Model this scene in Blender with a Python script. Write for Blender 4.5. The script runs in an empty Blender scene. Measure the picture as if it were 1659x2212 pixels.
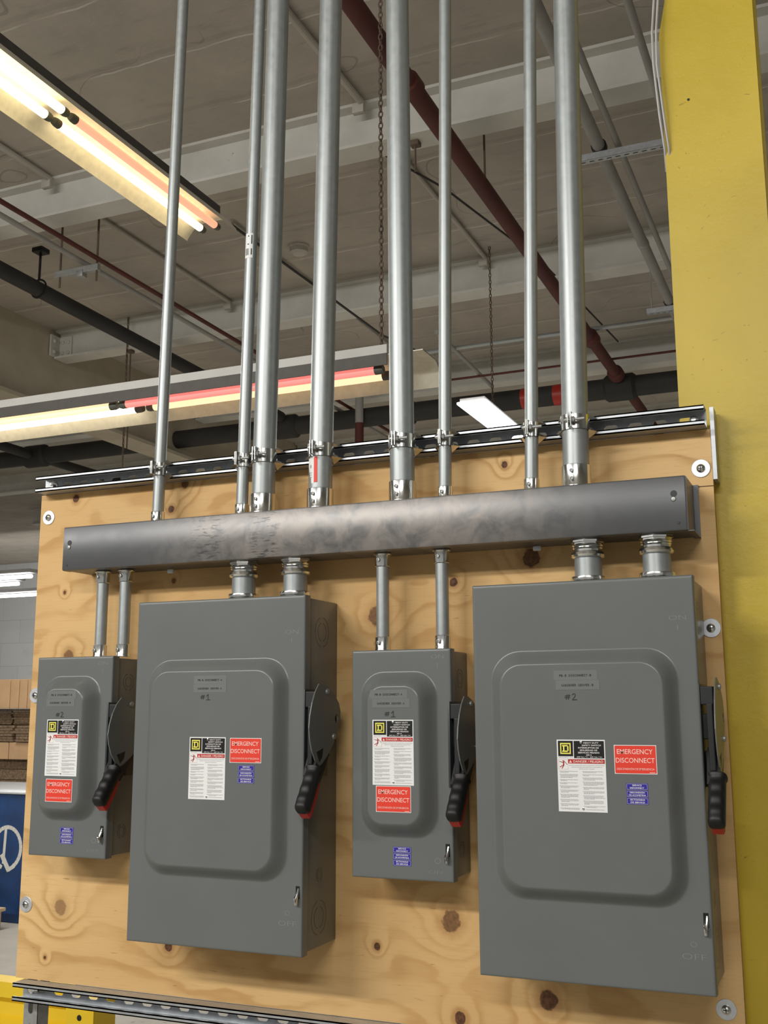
import bpy, bmesh, math, random
from mathutils import Vector, Matrix
random.seed(7)
R = math.radians
C = bpy.context.scene.collection
sc = bpy.context.scene

# ------------------------------------------------------------------ camera
cam_d = bpy.data.cameras.new('camera'); cam = bpy.data.objects.new('camera', cam_d); C.objects.link(cam)
cam_d.sensor_fit = 'VERTICAL'; cam_d.sensor_height = 24.0
cam_d.lens = 24.0 * 2321.6 / 2212.0
cam_d.clip_start = 0.05; cam_d.clip_end = 200
YAW, PITCH, ROLL = R(23.199), R(10.302), R(-0.201)
_f = Vector((-math.sin(YAW) * math.cos(PITCH), math.cos(YAW) * math.cos(PITCH), math.sin(PITCH)))
_r0 = Vector((math.cos(YAW), math.sin(YAW), 0)); _u0 = _r0.cross(_f)
_r = _r0 * math.cos(ROLL) + _u0 * math.sin(ROLL); _u = _u0 * math.cos(ROLL) - _r0 * math.sin(ROLL)
_m = Matrix((_r, _u, -_f)).transposed().to_4x4(); _m.translation = Vector((1.311, -2.213, 0.712))
cam.matrix_world = _m
sc.camera = cam

# ------------------------------------------------------------------ light
sc.view_settings.view_transform = 'Standard'; sc.view_settings.look = 'None'
sc.view_settings.gamma = 1; sc.view_settings.use_curve_mapping = False
sc.view_settings.exposure = 0.0
wd = bpy.data.worlds.new('hall_air'); sc.world = wd; wd.use_nodes = True
wd.node_tree.nodes['Background'].inputs[0].default_value = (1.0, .99, .96, 1)
wd.node_tree.nodes['Background'].inputs[1].default_value = 0.30

def area(name, loc, target, sx, sy, power, col=(1, .975, .93)):
    d = bpy.data.lights.new(name, 'AREA'); d.shape = 'RECTANGLE'; d.size = sx; d.size_y = sy
    d.energy = power; d.color = col
    o = bpy.data.objects.new(name, d); C.objects.link(o); o.location = loc
    v = Vector(target) - Vector(loc)
    o.rotation_euler = v.to_track_quat('-Z', 'Y').to_euler()
    return o
# rows of ceiling fixtures over the aisle the photograph was taken from
area('aisle_lamp_row', (-1.9, -4.7, 3.3), (-1.9, -2.4, 0.9), 2.4, 0.24, 166)
area('aisle_lamp_row', (-4.8, -4.7, 3.3), (-4.8, -2.4, 0.9), 2.4, 0.24, 140)
area('aisle_lamp_row', (1.7, -5.6, 3.3), (1.7, -3.0, 0.9), 2.4, 0.24, 112)
area('hall_lamp_row', (-6.0, 9.0, 3.2), (-6.0, 9.0, 0.0), 6.0, 0.30, 260)
area('hall_lamp_row', (1.0, 10.0, 3.2), (1.0, 10.0, 0.0), 5.0, 0.30, 250)
area('hall_lamp_row', (-15.0, 15.0, 2.9), (-15.0, 20.0, 0.5), 8.0, 0.30, 210)
area('hall_lamp_row', (-4.5, 3.2, 3.2), (-4.5, 3.2, 0.0), 0.3, 3.0, 130)

# ------------------------------------------------------------------ node helpers
class NT:
    def __init__(s, name):
        s.m = bpy.data.materials.new(name); s.m.use_nodes = True
        s.t = s.m.node_tree; s.b = s.t.nodes['Principled BSDF']
    def n(s, typ, **kw):
        nd = s.t.nodes.new(typ)
        for k, v in kw.items(): setattr(nd, k, v)
        return nd
    def put(s, sock, v):
        if isinstance(v, bpy.types.NodeSocket): s.t.links.new(v, sock)
        elif v is not None: sock.default_value = v
    def math(s, op, a, b=None, c=None, clamp=False):
        nd = s.n('ShaderNodeMath', operation=op); nd.use_clamp = clamp
        s.put(nd.inputs[0], a)
        if b is not None: s.put(nd.inputs[1], b)
        if c is not None: s.put(nd.inputs[2], c)
        return nd.outputs[0]
    def vmath(s, op, a, b=None):
        nd = s.n('ShaderNodeVectorMath', operation=op)
        s.put(nd.inputs[0], a)
        if b is not None: s.put(nd.inputs[1], b)
        return nd.outputs['Value'] if op in ('LENGTH', 'DISTANCE') else nd.outputs[0]
    def obj(s): return s.n('ShaderNodeTexCoord').outputs['Object']
    def xyz(s, v):
        nd = s.n('ShaderNodeSeparateXYZ'); s.put(nd.inputs[0], v); return nd.outputs
    def comb(s, x, y, z):
        nd = s.n('ShaderNodeCombineXYZ')
        for i, q in enumerate((x, y, z)): s.put(nd.inputs[i], q)
        return nd.outputs[0]
    def noise(s, vec, scale=5, detail=3, rough=.5, dist=0.0):
        nd = s.n('ShaderNodeTexNoise'); s.put(nd.inputs['Vector'], vec)
        nd.inputs['Scale'].default_value = scale; nd.inputs['Detail'].default_value = detail
        nd.inputs['Roughness'].default_value = rough; nd.inputs['Distortion'].default_value = dist
        return nd.outputs['Fac']
    def ramp(s, fac, stops, interp='LINEAR'):
        nd = s.n('ShaderNodeValToRGB'); s.put(nd.inputs[0], fac); e = nd.color_ramp.elements
        nd.color_ramp.interpolation = interp
        while len(e) < len(stops): e.new(0.5)
        for i, (p, c) in enumerate(stops):
            e[i].position = p; e[i].color = (*c, 1) if len(c) == 3 else c
        return nd.outputs[0]
    def smooth(s, v, a, b):
        nd = s.n('ShaderNodeMapRange', interpolation_type='SMOOTHSTEP'); s.put(nd.inputs[0], v)
        nd.inputs[1].default_value = a; nd.inputs[2].default_value = b
        return nd.outputs[0]
    def mix(s, fac, a, b, blend='MIX'):
        nd = s.n('ShaderNodeMix', data_type='RGBA', blend_type=blend)
        s.put(nd.inputs[0], fac)
        s.put(nd.inputs[6], (*a, 1) if isinstance(a, tuple) else a)
        s.put(nd.inputs[7], (*b, 1) if isinstance(b, tuple) else b)
        return nd.outputs[2]
    def bump(s, h, strength=.3, dist=.002):
        nd = s.n('ShaderNodeBump'); nd.inputs['Strength'].default_value = strength
        nd.inputs['Distance'].default_value = dist; s.put(nd.inputs['Height'], h)
        s.t.links.new(nd.outputs[0], s.b.inputs['Normal'])
    def col(s, v): s.put(s.b.inputs['Base Color'], (*v, 1) if isinstance(v, tuple) else v)
    def set(s, rough=None, metal=None, spec=None):
        if rough is not None: s.put(s.b.inputs['Roughness'], rough)
        if metal is not None: s.put(s.b.inputs['Metallic'], metal)
        if spec is not None: s.put(s.b.inputs['Specular IOR Level'], spec)

M = {}
def simple(name, col, rough=.5, metal=0., var=.08, scale=30, spec=None):
    t = NT(name); f = t.noise(t.obj(), scale, 4)
    lo = tuple(max(0, c * (1 - var)) for c in col); hi = tuple(min(1, c * (1 + var)) for c in col)
    t.col(t.ramp(f, [(.3, lo), (.7, hi)])); t.set(rough, metal, spec); M[name] = t.m; return t
def srgb(r, g, b):
    f = lambda c: c / 12.92 if c <= .04045 else ((c + .055) / 1.055) ** 2.4
    return tuple(f(c / 255) for c in (r, g, b))

# plywood: contour-like grain that bends round knots
def plywood():
    t = NT('plywood_face'); o = t.obj(); x, y, z = t.xyz(o)
    w1 = t.noise(t.comb(t.math('MULTIPLY', x, 1.1), 0., t.math('MULTIPLY', z, 2.6)), 1.6, 3, .55)
    w2 = t.noise(t.comb(t.math('MULTIPLY', x, 3.0), 3., t.math('MULTIPLY', z, 14.)), 1.5, 3, .6)
    h = t.math('ADD', t.math('MULTIPLY', z, 9.0), t.math('MULTIPLY', w1, 5.5))
    h = t.math('ADD', h, t.math('MULTIPLY', w2, 0.7))
    knots = [(-.511,1.250,.011,1),(-.215,1.200,.010,1),(-.176,1.262,.012,.8),(.650,1.233,.0075,1),(-.533,1.006,.005,1.2),
             (-.511,.842,.017,.7),(.704,1.025,.021,.9),(.528,.981,.0095,1.2),(.345,.914,.023,.8),(.060,1.18,.010,1),
             (-.499,.235,.0185,.55),(.511,.274,.022,.8),(.343,.211,.008,1.3),(-.182,.170,.012,1.1),(-.538,.117,.004,1.2),
             (.714,.140,.020,.95),(.528,.087,.0125,1.5),(-.20,1.02,.007,.8),(.13,.62,.02,.8)]
    mask = None; ring = None
    nd = t.noise(t.comb(x, 0., z), 60, 3, .6)
    for kx, kz, r, dk in knots:
        d = t.vmath('LENGTH', t.comb(t.math('SUBTRACT', x, kx), 0., t.math('MULTIPLY', t.math('SUBTRACT', z, kz), .92)))
        e = t.math('MULTIPLY', d, 1.0 / (r * 3.2))
        g = t.math('POWER', 2.718, t.math('MULTIPLY', t.math('MULTIPLY', e, e), -1.0))
        h = t.math('ADD', h, t.math('MULTIPLY', g, 1.1 + r * 60))
        dn = t.math('ADD', d, t.math('MULTIPLY', t.math('SUBTRACT', nd, .5), r * .9))
        k = t.math('MULTIPLY', t.math('SUBTRACT', 1.0, t.smooth(dn, r * .78, r * 1.02)), dk, clamp=True)
        q = t.math('MULTIPLY', t.math('SUBTRACT', 1.0, t.smooth(dn, r * .9, r * 2.0)), .55 * min(dk, 1))
        mask = k if mask is None else t.math('MAXIMUM', mask, k)
        ring = q if ring is None else t.math('MAXIMUM', ring, q)
    fr = t.math('FRACT', h)
    band = t.ramp(fr, [(0, (0,0,0)), (.35, (.12,.12,.12)), (.62, (1,1,1)), (.72, (.9,.9,.9)), (.80, (.15,.15,.15)), (1, (0,0,0))])
    fade = t.noise(t.comb(t.math('MULTIPLY', x, 2.), 7., t.math('MULTIPLY', z, 3.)), 1.7, 2)
    bandf = t.math('MULTIPLY', band, t.math('MULTIPLY', t.smooth(fade, .25, .60), .72))
    fib = t.noise(t.comb(t.math('MULTIPLY', x, 14.), 0., t.math('MULTIPLY', z, 260.)), 1.0, 4, .65)
    tone = t.noise(t.comb(x, 2., t.math('MULTIPLY', z, 2.)), 1.3, 2)
    base = t.ramp(tone, [(.3, (.59,.365,.148)), (.7, (.73,.49,.225))])
    c = t.mix(bandf, base, (.47,.255,.085))
    c = t.mix(t.math('MULTIPLY', t.smooth(fib, .50, .74), .28), c, (.40,.215,.075))
    # scattered short dark checks
    chk = t.noise(t.comb(t.math('MULTIPLY', x, 22.), 5., t.math('MULTIPLY', z, 170.)), 1.0, 2, .5)
    c = t.mix(t.math('MULTIPLY', t.smooth(chk, .70, .76), .5), c, (.22,.10,.03))
    c = t.mix(ring, c, (.36,.17,.055))
    kin = t.noise(o, 140, 2)
    c = t.mix(mask, c, t.ramp(kin, [(.3, (.055,.022,.010)), (.7, (.17,.075,.035))]))
    # resin patch and the joint crack at the right-hand edge
    d = t.vmath('LENGTH', t.comb(t.math('SUBTRACT', x, .352), 0., t.math('MULTIPLY', t.math('SUBTRACT', z, .853), .6)))
    c = t.mix(t.math('SUBTRACT', 1.0, t.smooth(t.math('ADD', d, t.math('MULTIPLY', nd, .02)), .016, .028)), c, (.17,.06,.02))
    cr = t.math('LESS_THAN', t.math('ABSOLUTE', t.math('SUBTRACT', z, 1.1495)), .0011)
    c = t.mix(t.math('MULTIPLY', cr, t.math('GREATER_THAN', x, .98)), c, (.12,.06,.025))
    t.col(c); t.set(.62, 0, .25); t.bump(fib, .12, .001); M['ply'] = t.m
plywood()
simple('ply_edge', (.42,.25,.11), .7, scale=80, var=.25)

# grey enclosure enamel
t = simple('enamel', (.136,.146,.142), .29, 0, .03, 8, .5); t.bump(t.noise(t.obj(), 900, 2), .05, .0004)
simple('enamel_dark', (.035,.040,.043), .4, 0, .05, 20)
simple('groove', (.030,.033,.034), .6, 0, .1, 40)
# wireway paint, blotchy and paler in the middle of its cover
def trough():
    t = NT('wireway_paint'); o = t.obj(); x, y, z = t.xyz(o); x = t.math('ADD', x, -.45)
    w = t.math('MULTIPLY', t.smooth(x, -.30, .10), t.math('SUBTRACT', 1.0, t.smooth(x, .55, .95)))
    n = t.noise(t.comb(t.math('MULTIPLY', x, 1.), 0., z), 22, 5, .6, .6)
    pale_mask = t.math('MULTIPLY', w, t.smooth(n, .18, .72))
    c = t.mix(t.math('MULTIPLY', pale_mask, .72), (.100,.103,.108), (.32,.288,.258))
    s = t.noise(t.comb(t.math('MULTIPLY', x, 30.), 0., t.math('MULTIPLY', z, 190.)), 1., 4, .6)
    b1 = t.math('MULTIPLY', t.smooth(t.math('ABSOLUTE', t.math('SUBTRACT', x, .06)), .06, .0), 1.)
    b2 = t.math('SUBTRACT', 1.0, t.smooth(t.math('ABSOLUTE', t.math('ADD', x, .035)), .02, .06))
    b1 = t.math('SUBTRACT', 1.0, t.smooth(t.math('ABSOLUTE', t.math('SUBTRACT', x, .115)), .02, .05))
    dark = t.math('MULTIPLY', t.math('MAXIMUM', b1, b2), t.smooth(s, .52, .6))
    c = t.mix(t.math('MULTIPLY', dark, .8), c, (.06,.06,.062))
    s2 = t.noise(t.comb(t.math('MULTIPLY', x, 160.), 4., t.math('MULTIPLY', z, 18.)), 1., 3, .6)
    c = t.mix(t.math('MULTIPLY', t.smooth(s2, .70, .76), .6), c, (.05,.05,.05))
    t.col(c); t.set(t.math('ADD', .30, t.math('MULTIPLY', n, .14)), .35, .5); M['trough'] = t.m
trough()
# galvanised tube: mill streaks run along z
def galv(name, lo, hi, rough, metal=.85, streak=True):
    t = NT(name); o = t.obj(); x, y, z = t.xyz(o)
    v = t.comb(t.math('MULTIPLY', x, 140.), t.math('MULTIPLY', y, 140.), t.math('MULTIPLY', z, 3.)) if streak else o
    n = t.noise(v, 1.0 if streak else 40, 4, .6)
    p = t.noise(o, 60, 3, .6)
    f = t.math('ADD', t.math('MULTIPLY', n, .65), t.math('MULTIPLY', p, .35))
    t.col(t.ramp(f, [(.3, lo), (.7, hi)])); t.set(t.math('ADD', rough - .06, t.math('MULTIPLY', p, .14)), metal); M[name] = t.m
galv('emt', (.30,.325,.325), (.43,.455,.455), .42, .6)
galv('strut', (.36,.38,.40), (.52,.54,.56), .38, .6, False)
galv('zinc', (.66,.67,.66), (.86,.86,.82), .16, 1.0, False)
galv('strut_old', (.30,.31,.30), (.45,.46,.45), .45, .6, False)
simple('nylon', (.62,.64,.66), .45, .0, .03)
galv('washer_zinc', (.55,.57,.60), (.70,.72,.75), .38, .7, False)
simple('chrome', (.75,.75,.75), .12, 1.0, .02)
simple('black_rubber', (.004,.004,.0045), .5, 0, .1)
simple('black_steel', (.007,.0075,.009), .45, 0, .15)
simple('red_plastic', (.42,.022,.012), .4)
simple('label_white', (.80,.81,.80), .5, 0, .01)
simple('label_black', (.006,.006,.007), .35, 0, .05)
simple('label_red', srgb(228,56,34), .5, 0, .02)
simple('label_blue', srgb(38,30,150), .45, 0, .03)
simple('danger_red', srgb(178,36,32), .5, 0, .02)
simple('logo_yellow', srgb(236,228,96), .5, 0, .02)
simple('ink_white', (.85,.82,.80), .5, 0, .01)
simple('ink_pink', srgb(250,205,195), .5, 0, .01)
simple('ink_grey', (.40,.40,.41), .6, 0, .02)
simple('ink_black', (.010,.010,.011), .5, 0, .05)
simple('tape', (.162,.170,.166), .34, 0, .02)
simple('pink_line', srgb(235,170,165), .5, 0, .02)
# yellow column paint with chips
def yellow(name, a, b, chips=True):
    t = NT(name); o = t.obj(); n = t.noise(o, 3, 3)
    c = t.ramp(n, [(.3, a), (.7, b)])
    x, y, z = t.xyz(o)
    sc_ = t.noise(t.comb(t.math('MULTIPLY', x, 40.), t.math('MULTIPLY', y, 40.), t.math('MULTIPLY', z, 55.)), 1., 4, .65, 1.5)
    if chips: c = t.mix(t.math('MULTIPLY', t.smooth(sc_, .67, .72), .75), c, (.16,.11,.02))
    t.col(c); t.set(.42); t.bump(t.noise(o, 30, 5, .6), .25, .004); M[name] = t.m
yellow('yellow', srgb(186,161,38), srgb(203,177,52))
yellow('rail_yellow', srgb(226,190,30), srgb(240,205,48), False)
# hall
def ceiling_mat():
    t = NT('ceiling_paint'); o = t.obj(); x, y, z = t.xyz(o)
    n = t.noise(o, 1.2, 6, .68); n2 = t.noise(o, 14, 4, .6)
    c = t.ramp(n, [(.3, (.37,.335,.285)), (.7, (.51,.465,.405))])
    c = t.mix(t.math('MULTIPLY', t.smooth(t.noise(t.comb(x, t.math('MULTIPLY', y, 4.), z), 2.2, 4, .65), .56, .72), .30), c, (.22,.19,.155))
    yy = t.math('ADD', y, t.math('MULTIPLY', t.noise(t.comb(t.math('MULTIPLY', x, 2.), y, 0.), 2., 2), .05))
    d = t.math('ABSOLUTE', t.math('SUBTRACT', t.math('FRACT', t.math('MULTIPLY', yy, 1.72)), .5))
    ln = t.math('MULTIPLY', t.math('LESS_THAN', d, .011), t.smooth(t.noise(o, 2.3, 2), .34, .56))
    c = t.mix(t.math('MULTIPLY', ln, .8), c, (.68,.65,.60))
    d2 = t.math('ABSOLUTE', t.math('SUBTRACT', t.math('FRACT', t.math('ADD', t.math('MULTIPLY', yy, 1.72), .09)), .5))
    c = t.mix(t.math('MULTIPLY', t.math('LESS_THAN', d2, .035), .18), c, (.20,.17,.14))
    ck = t.math('ABSOLUTE', t.math('SUBTRACT', t.noise(o, .7, 2, .5, .2), .5))
    c = t.mix(t.math('MULTIPLY', t.math('MULTIPLY', t.math('LESS_THAN', ck, .0016), t.smooth(t.noise(o, .6, 1), .46, .56)), .32), c, (.08,.06,.05))
    t.col(c); t.set(.85); t.bump(n2, .2, .01); M['ceiling'] = t.m
ceiling_mat()
def chipped(name, a, b, dk, thr=.68):
    t = NT(name); o = t.obj(); n = t.noise(o, 2.5, 4, .6); x, y, z = t.xyz(o)
    c = t.ramp(n, [(.3, a), (.7, b)]); q = t.noise(o, 9, 5, .7, .8)
    c = t.mix(t.math('MULTIPLY', t.smooth(q, thr, thr + .06), .8), c, dk)
    t.col(c); t.set(.7); M[name] = t.m
chipped('beam_paint', (.55,.54,.49), (.68,.67,.62), (.17,.15,.13), .69)
chipped('girder_paint', (.40,.35,.26), (.50,.45,.35), (.18,.14,.10), .72)
chipped('pipe_white', (.42,.39,.34), (.50,.47,.42), (.2,.17,.14), .7)
chipped('red_pipe', (.075,.016,.013), (.115,.026,.020), (.03,.015,.012), .66)
chipped('black_pipe', (.018,.017,.016), (.034,.032,.030), (.09,.085,.08), .68)
chipped('concrete', (.30,.28,.24), (.40,.38,.33), (.12,.11,.09), .62)
chipped('wall_paint', (.40,.41,.40), (.48,.49,.48), (.28,.27,.25), .74)
chipped('rust', (.10,.07,.05), (.16,.11,.08), (.04,.03,.02), .6)
chipped('grey_pipe', (.30,.29,.27), (.38,.37,.35), (.12,.11,.10), .7)
chipped('housing_white', (.52,.52,.50), (.62,.62,.60), (.2,.18,.16), .72)
simple('housing_dark', (.085,.080,.072), .6)
simple('reflector', (.80,.76,.62), .4)
simple('cardboard', (.55,.35,.19), .8, 0, .08, 6)
simple('cardboard_edge_shaded', (.20,.135,.080), .9, 0, .45, 50)  # edge brown plus the shade under the top cartons, put into the colour
simple('strap_white', (.6,.6,.56), .5)
simple('bin_blue', (.008,.040,.135), .45, 0, .3, 6)
simple('bin_rim', (.45,.47,.48), .4)
simple('pallet_wood', (.50,.36,.22), .8, 0, .2, 12)
simple('wire_dark', (.03,.025,.022), .6)
simple('cable_white', (.45,.44,.42), .5)
simple('holder', (.10,.11,.09), .5)
simple('detector', (.50,.47,.42), .5)
def emit(name, col, s):
    t = NT(name); t.col(col); t.set(.4)
    t.b.inputs['Emission Color'].default_value = (*col, 1); t.b.inputs['Emission Strength'].default_value = s; M[name] = t.m
emit('tube_warm', (1.0, .84, .52), 4.0)
emit('tube_white', (1.0, .90, .74), 4.0)
emit('tube_orange', (1.0, .42, .26), 0.95)
emit('tube_red', (1.0, .27, .24), 0.78)
emit('tube_peach', (1.0, .70, .42), 1.15)
emit('tube_cool', (1.0, .96, 1.0), 6.0)

# ------------------------------------------------------------------ mesh helpers
class MB:
    def __init__(s): s.v = []; s.f = []
    def add(s, vs, fs):
        o = len(s.v); s.v += [tuple(p) for p in vs]; s.f += [tuple(i + o for i in f) for f in fs]; return s
    def box(s, x0, x1, y0, y1, z0, z1):
        x0, x1 = sorted((x0, x1)); y0, y1 = sorted((y0, y1)); z0, z1 = sorted((z0, z1))
        v = [(x0,y0,z0),(x1,y0,z0),(x1,y1,z0),(x0,y1,z0),(x0,y0,z1),(x1,y0,z1),(x1,y1,z1),(x0,y1,z1)]
        return s.add(v, [(3,2,1,0),(4,5,6,7),(0,1,5,4),(1,2,6,5),(2,3,7,6),(3,0,4,7)])
    def bbox(s, x0, x1, y0, y1, z0, z1, b=.002, seg=2):
        bm = bmesh.new(); bmesh.ops.create_cube(bm, size=1)
        for v in bm.verts:
            v.co = Vector(((x0+x1)/2 + v.co.x*abs(x1-x0), (y0+y1)/2 + v.co.y*abs(y1-y0), (z0+z1)/2 + v.co.z*abs(z1-z0)))
        bmesh.ops.bevel(bm, geom=bm.edges[:], offset=b, segments=seg, profile=.5, affect='EDGES')
        bm.verts.index_update()
        s.add([v.co[:] for v in bm.verts], [[v.index for v in f.verts] for f in bm.faces]); bm.free(); return s
    def loft(s, rings, cap0=True, cap1=True, closed=True):
        n = len(rings[0]); vs = [p for r in rings for p in r]; fs = []
        for i in range(len(rings) - 1):
            for j in range(n if closed else n - 1):
                a, b = i*n + j, i*n + (j+1) % n
                fs.append((a, b, b + n, a + n))
        if cap0: fs.append(tuple(range(n))[::-1])
        if cap1: fs.append(tuple(range((len(rings)-1)*n, len(rings)*n)))
        return s.add(vs, fs)
    def lathe(s, p, d, prof, n=24, cap=True):
        p = Vector(p); d = Vector(d).normalized(); a = d.orthogonal().normalized(); b = d.cross(a)
        rings = [[p + d*t + (a*math.cos(2*math.pi*k/n) + b*math.sin(2*math.pi*k/n))*r for k in range(n)] for t, r in prof]
        return s.loft(rings, cap, cap)
    def cyl(s, p0, p1, r, n=16):
        p0 = Vector(p0); p1 = Vector(p1); d = p1 - p0
        return s.lathe(p0, d, [(0, r), (d.length, r)], n)
    def tube(s, pts, r, n=8):
        P = [Vector(p) for p in pts]; rings = []; a = None
        for i, p in enumerate(P):
            d = (P[min(i+1, len(P)-1)] - P[max(i-1, 0)]).normalized()
            a = d.orthogonal().normalized() if a is None else (a - d*a.dot(d)).normalized()
            b = d.cross(a)
            rr = r[i] if isinstance(r, (list, tuple)) else r
            rings.append([p + (a*math.cos(2*math.pi*k/n) + b*math.sin(2*math.pi*k/n))*rr for k in range(n)])
        return s.loft(rings)
    def torus(s, c, nrm, R_, r, n=24, m=8):
        c = Vector(c); d = Vector(nrm).normalized(); a = d.orthogonal().normalized(); b = d.cross(a)
        rings = []
        for i in range(n + 1):
            u = a*math.cos(2*math.pi*i/n) + b*math.sin(2*math.pi*i/n)
            rings.append([c + u*(R_ + r*math.cos(2*math.pi*k/m)) + d*r*math.sin(2*math.pi*k/m) for k in range(m)])
        return s.loft(rings, False, False)
    def annulus(s, c, nrm, r0, r1, n=28, a0=0., a1=2*math.pi):
        c = Vector(c); d = Vector(nrm).normalized()
        a = Vector((0,0,1)) if abs(d.z) < .9 else Vector((1,0,0)); a = (a - d*a.dot(d)).normalized(); b = d.cross(a)
        vs = []; fs = []
        for i in range(n + 1):
            w = a0 + (a1-a0)*i/n; u = a*math.cos(w) + b*math.sin(w); vs += [c + u*r0, c + u*r1]
        for i in range(n): fs.append((2*i, 2*i+1, 2*i+3, 2*i+2))
        return s.add(vs, fs)
    def flat(s, x0, x1, z0, z1, y):   # rectangle facing -y
        return s.add([(x0,y,z0),(x1,y,z0),(x1,y,z1),(x0,y,z1)], [(0,1,2,3)])
    def line(s, p, q, w, y):          # thin stroke in the xz plane facing -y
        p = Vector((p[0], 0, p[1])); q = Vector((q[0], 0, q[1])); d = (q-p).normalized(); n = Vector((-d.z, 0, d.x))*w/2
        vs = [p - n, q - n, q + n, p + n]
        return s.add([(v.x, y, v.z) for v in vs], [(0,1,2,3)])
    def xf(s, fn):
        s.v = [tuple(fn(Vector(p))) for p in s.v]; return s

def curve_data(cd):
    ob = bpy.data.objects.new('tmp', cd); me = bpy.data.meshes.new_from_object(ob)
    v = [p.co.copy() for p in me.vertices]; f = [tuple(p.vertices) for p in me.polygons]
    bpy.data.objects.remove(ob); bpy.data.meshes.remove(me); return v, f
_tc = {}
def text_data(body, bold=0., ext=0., bev=0.):
    k = (body, bold, ext, bev)
    if k not in _tc:
        cd = bpy.data.curves.new('txt', 'FONT'); cd.body = body; cd.size = 1; cd.offset = bold; cd.extrude = ext; cd.bevel_depth = bev
        cd.resolution_u = 3
        v, f = curve_data(cd); bpy.data.curves.remove(cd); _tc[k] = (v, f)
    return _tc[k]
def put_text(mb, body, x0, x1, zc, h, y, bold=.012, ext=0., bev=0.):
    """text filling x0..x1, capital height h centred at zc, facing -y"""
    v, f = text_data(body, bold, ext, bev)
    xs = [p.x for p in v]; a, b = min(xs), max(xs); sx = (x1-x0)/(b-a); sz = h/.72
    mb.add([(x0 + (p.x-a)*sx, y - p.z, zc - h/2 + p.y*sz) for p in v], f)
def plate(mb, outer, holes, t, fn):
    """filled 2D outline with holes, thickness t, mapped by fn(u,v,w)"""
    cd = bpy.data.curves.new('pl', 'CURVE'); cd.dimensions = '2D'; cd.fill_mode = 'BOTH'; cd.extrude = t/2
    for poly in [outer] + list(holes):
        sp = cd.splines.new('POLY'); sp.points.add(len(poly)-1); sp.use_cyclic_u = True
        for p, q in zip(sp.points, poly): p.co = (q[0], q[1], 0, 1)
    v, f = curve_data(cd); bpy.data.curves.remove(cd)
    mb.add([fn(p.x, p.y, p.z) for p in v], f)
def rrect(x0, x1, z0, z1, r, n=8):
    pts = []
    for cx, cz, a0 in ((x1-r, z1-r, 0), (x0+r, z1-r, 90), (x0+r, z0+r, 180), (x1-r, z0+r, 270)):
        for i in range(n+1):
            a = R(a0 + 90*i/n); pts.append((cx + r*math.cos(a), cz + r*math.sin(a)))
    return pts

def part(name, mb, mat, parent=None, smooth=True, ang=32, loc=(0,0,0)):
    me = bpy.data.meshes.new(name); me.from_pydata(mb.v, [], mb.f); me.validate()
    bm = bmesh.new(); bm.from_mesh(me)
    bmesh.ops.remove_doubles(bm, verts=bm.verts, dist=1e-6)
    bmesh.ops.recalc_face_normals(bm, faces=bm.faces) if not getattr(mb, 'keep', False) else None
    bm.to_mesh(me); bm.free()
    if smooth:
        for p in me.polygons: p.use_smooth = True
        me.set_sharp_from_angle(angle=R(ang))
    me.materials.append(M[mat])
    o = bpy.data.objects.new(name, me); C.objects.link(o)
    if parent is not None: o.parent = parent
    o.location = loc
    return o
def flatpart(name, mb, mat, parent, loc=(0,0,0)):
    mb.keep = True
    return part(name, mb, mat, parent, False, loc=loc)
def tag(o, label, cat, group=None):
    o['label'] = label; o['category'] = cat
    if group: o['group'] = group
    return o
def thing(name, loc, label, cat, group=None, rot=(0,0,0)):
    o = bpy.data.objects.new(name, None); C.objects.link(o); o.location = loc; o.rotation_euler = rot
    o.empty_display_size = .05
    return tag(o, label, cat, group)
def solo(name, mb, mat, label, cat, group=None, loc=(0,0,0), **k):
    return tag(part(name, mb, mat, None, loc=loc, **k), label, cat, group)
def struct(name, mb, mat, **k):
    o = part(name, mb, mat, **k); o['kind'] = 'structure'; return o
def copytree(o, parent=None):
    c = o.copy(); C.objects.link(c)
    if parent is not None: c.parent = parent
    for ch in list(o.children): copytree(ch, c)
    return c

# ------------------------------------------------------------------ the hall
FZ, CZ = -0.9, 4.5
struct('floor', MB().box(-30, 9, -9, 20.2, FZ-.2, FZ), 'concrete')
struct('ceiling', MB().box(-30, 9, -9, 20.2, CZ, CZ+.2), 'ceiling')
def blockwall():
    t = NT('block_wall'); o = t.obj(); x, y, z = t.xyz(o)
    br = t.n('ShaderNodeTexBrick'); t.put(br.inputs['Vector'], t.comb(x, z, 0.)); br.inputs['Scale'].default_value = 1.
    br.inputs['Brick Width'].default_value = 1.2; br.inputs['Row Height'].default_value = .6; br.inputs['Mortar Size'].default_value = .008
    br.inputs['Color1'].default_value = (.43,.44,.43,1); br.inputs['Color2'].default_value = (.46,.47,.46,1); br.inputs['Mortar'].default_value = (.36,.36,.35,1)
    n = t.noise(o, 1.5, 5, .65)
    t.col(t.mix(t.math('MULTIPLY', t.smooth(n, .55, .75), .3), br.outputs[0], (.30,.28,.25))); t.set(.7); M['block_wall'] = t.m
blockwall()
struct('wall_back', MB().box(-30, 9, 20, 20.2, FZ, CZ), 'block_wall')

struct('wall_light_blocker', MB().box(8.8, 9, -9, 20, FZ, CZ), 'block_wall')  # unseen wall added to keep ambient light off the right-hand box sides

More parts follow.
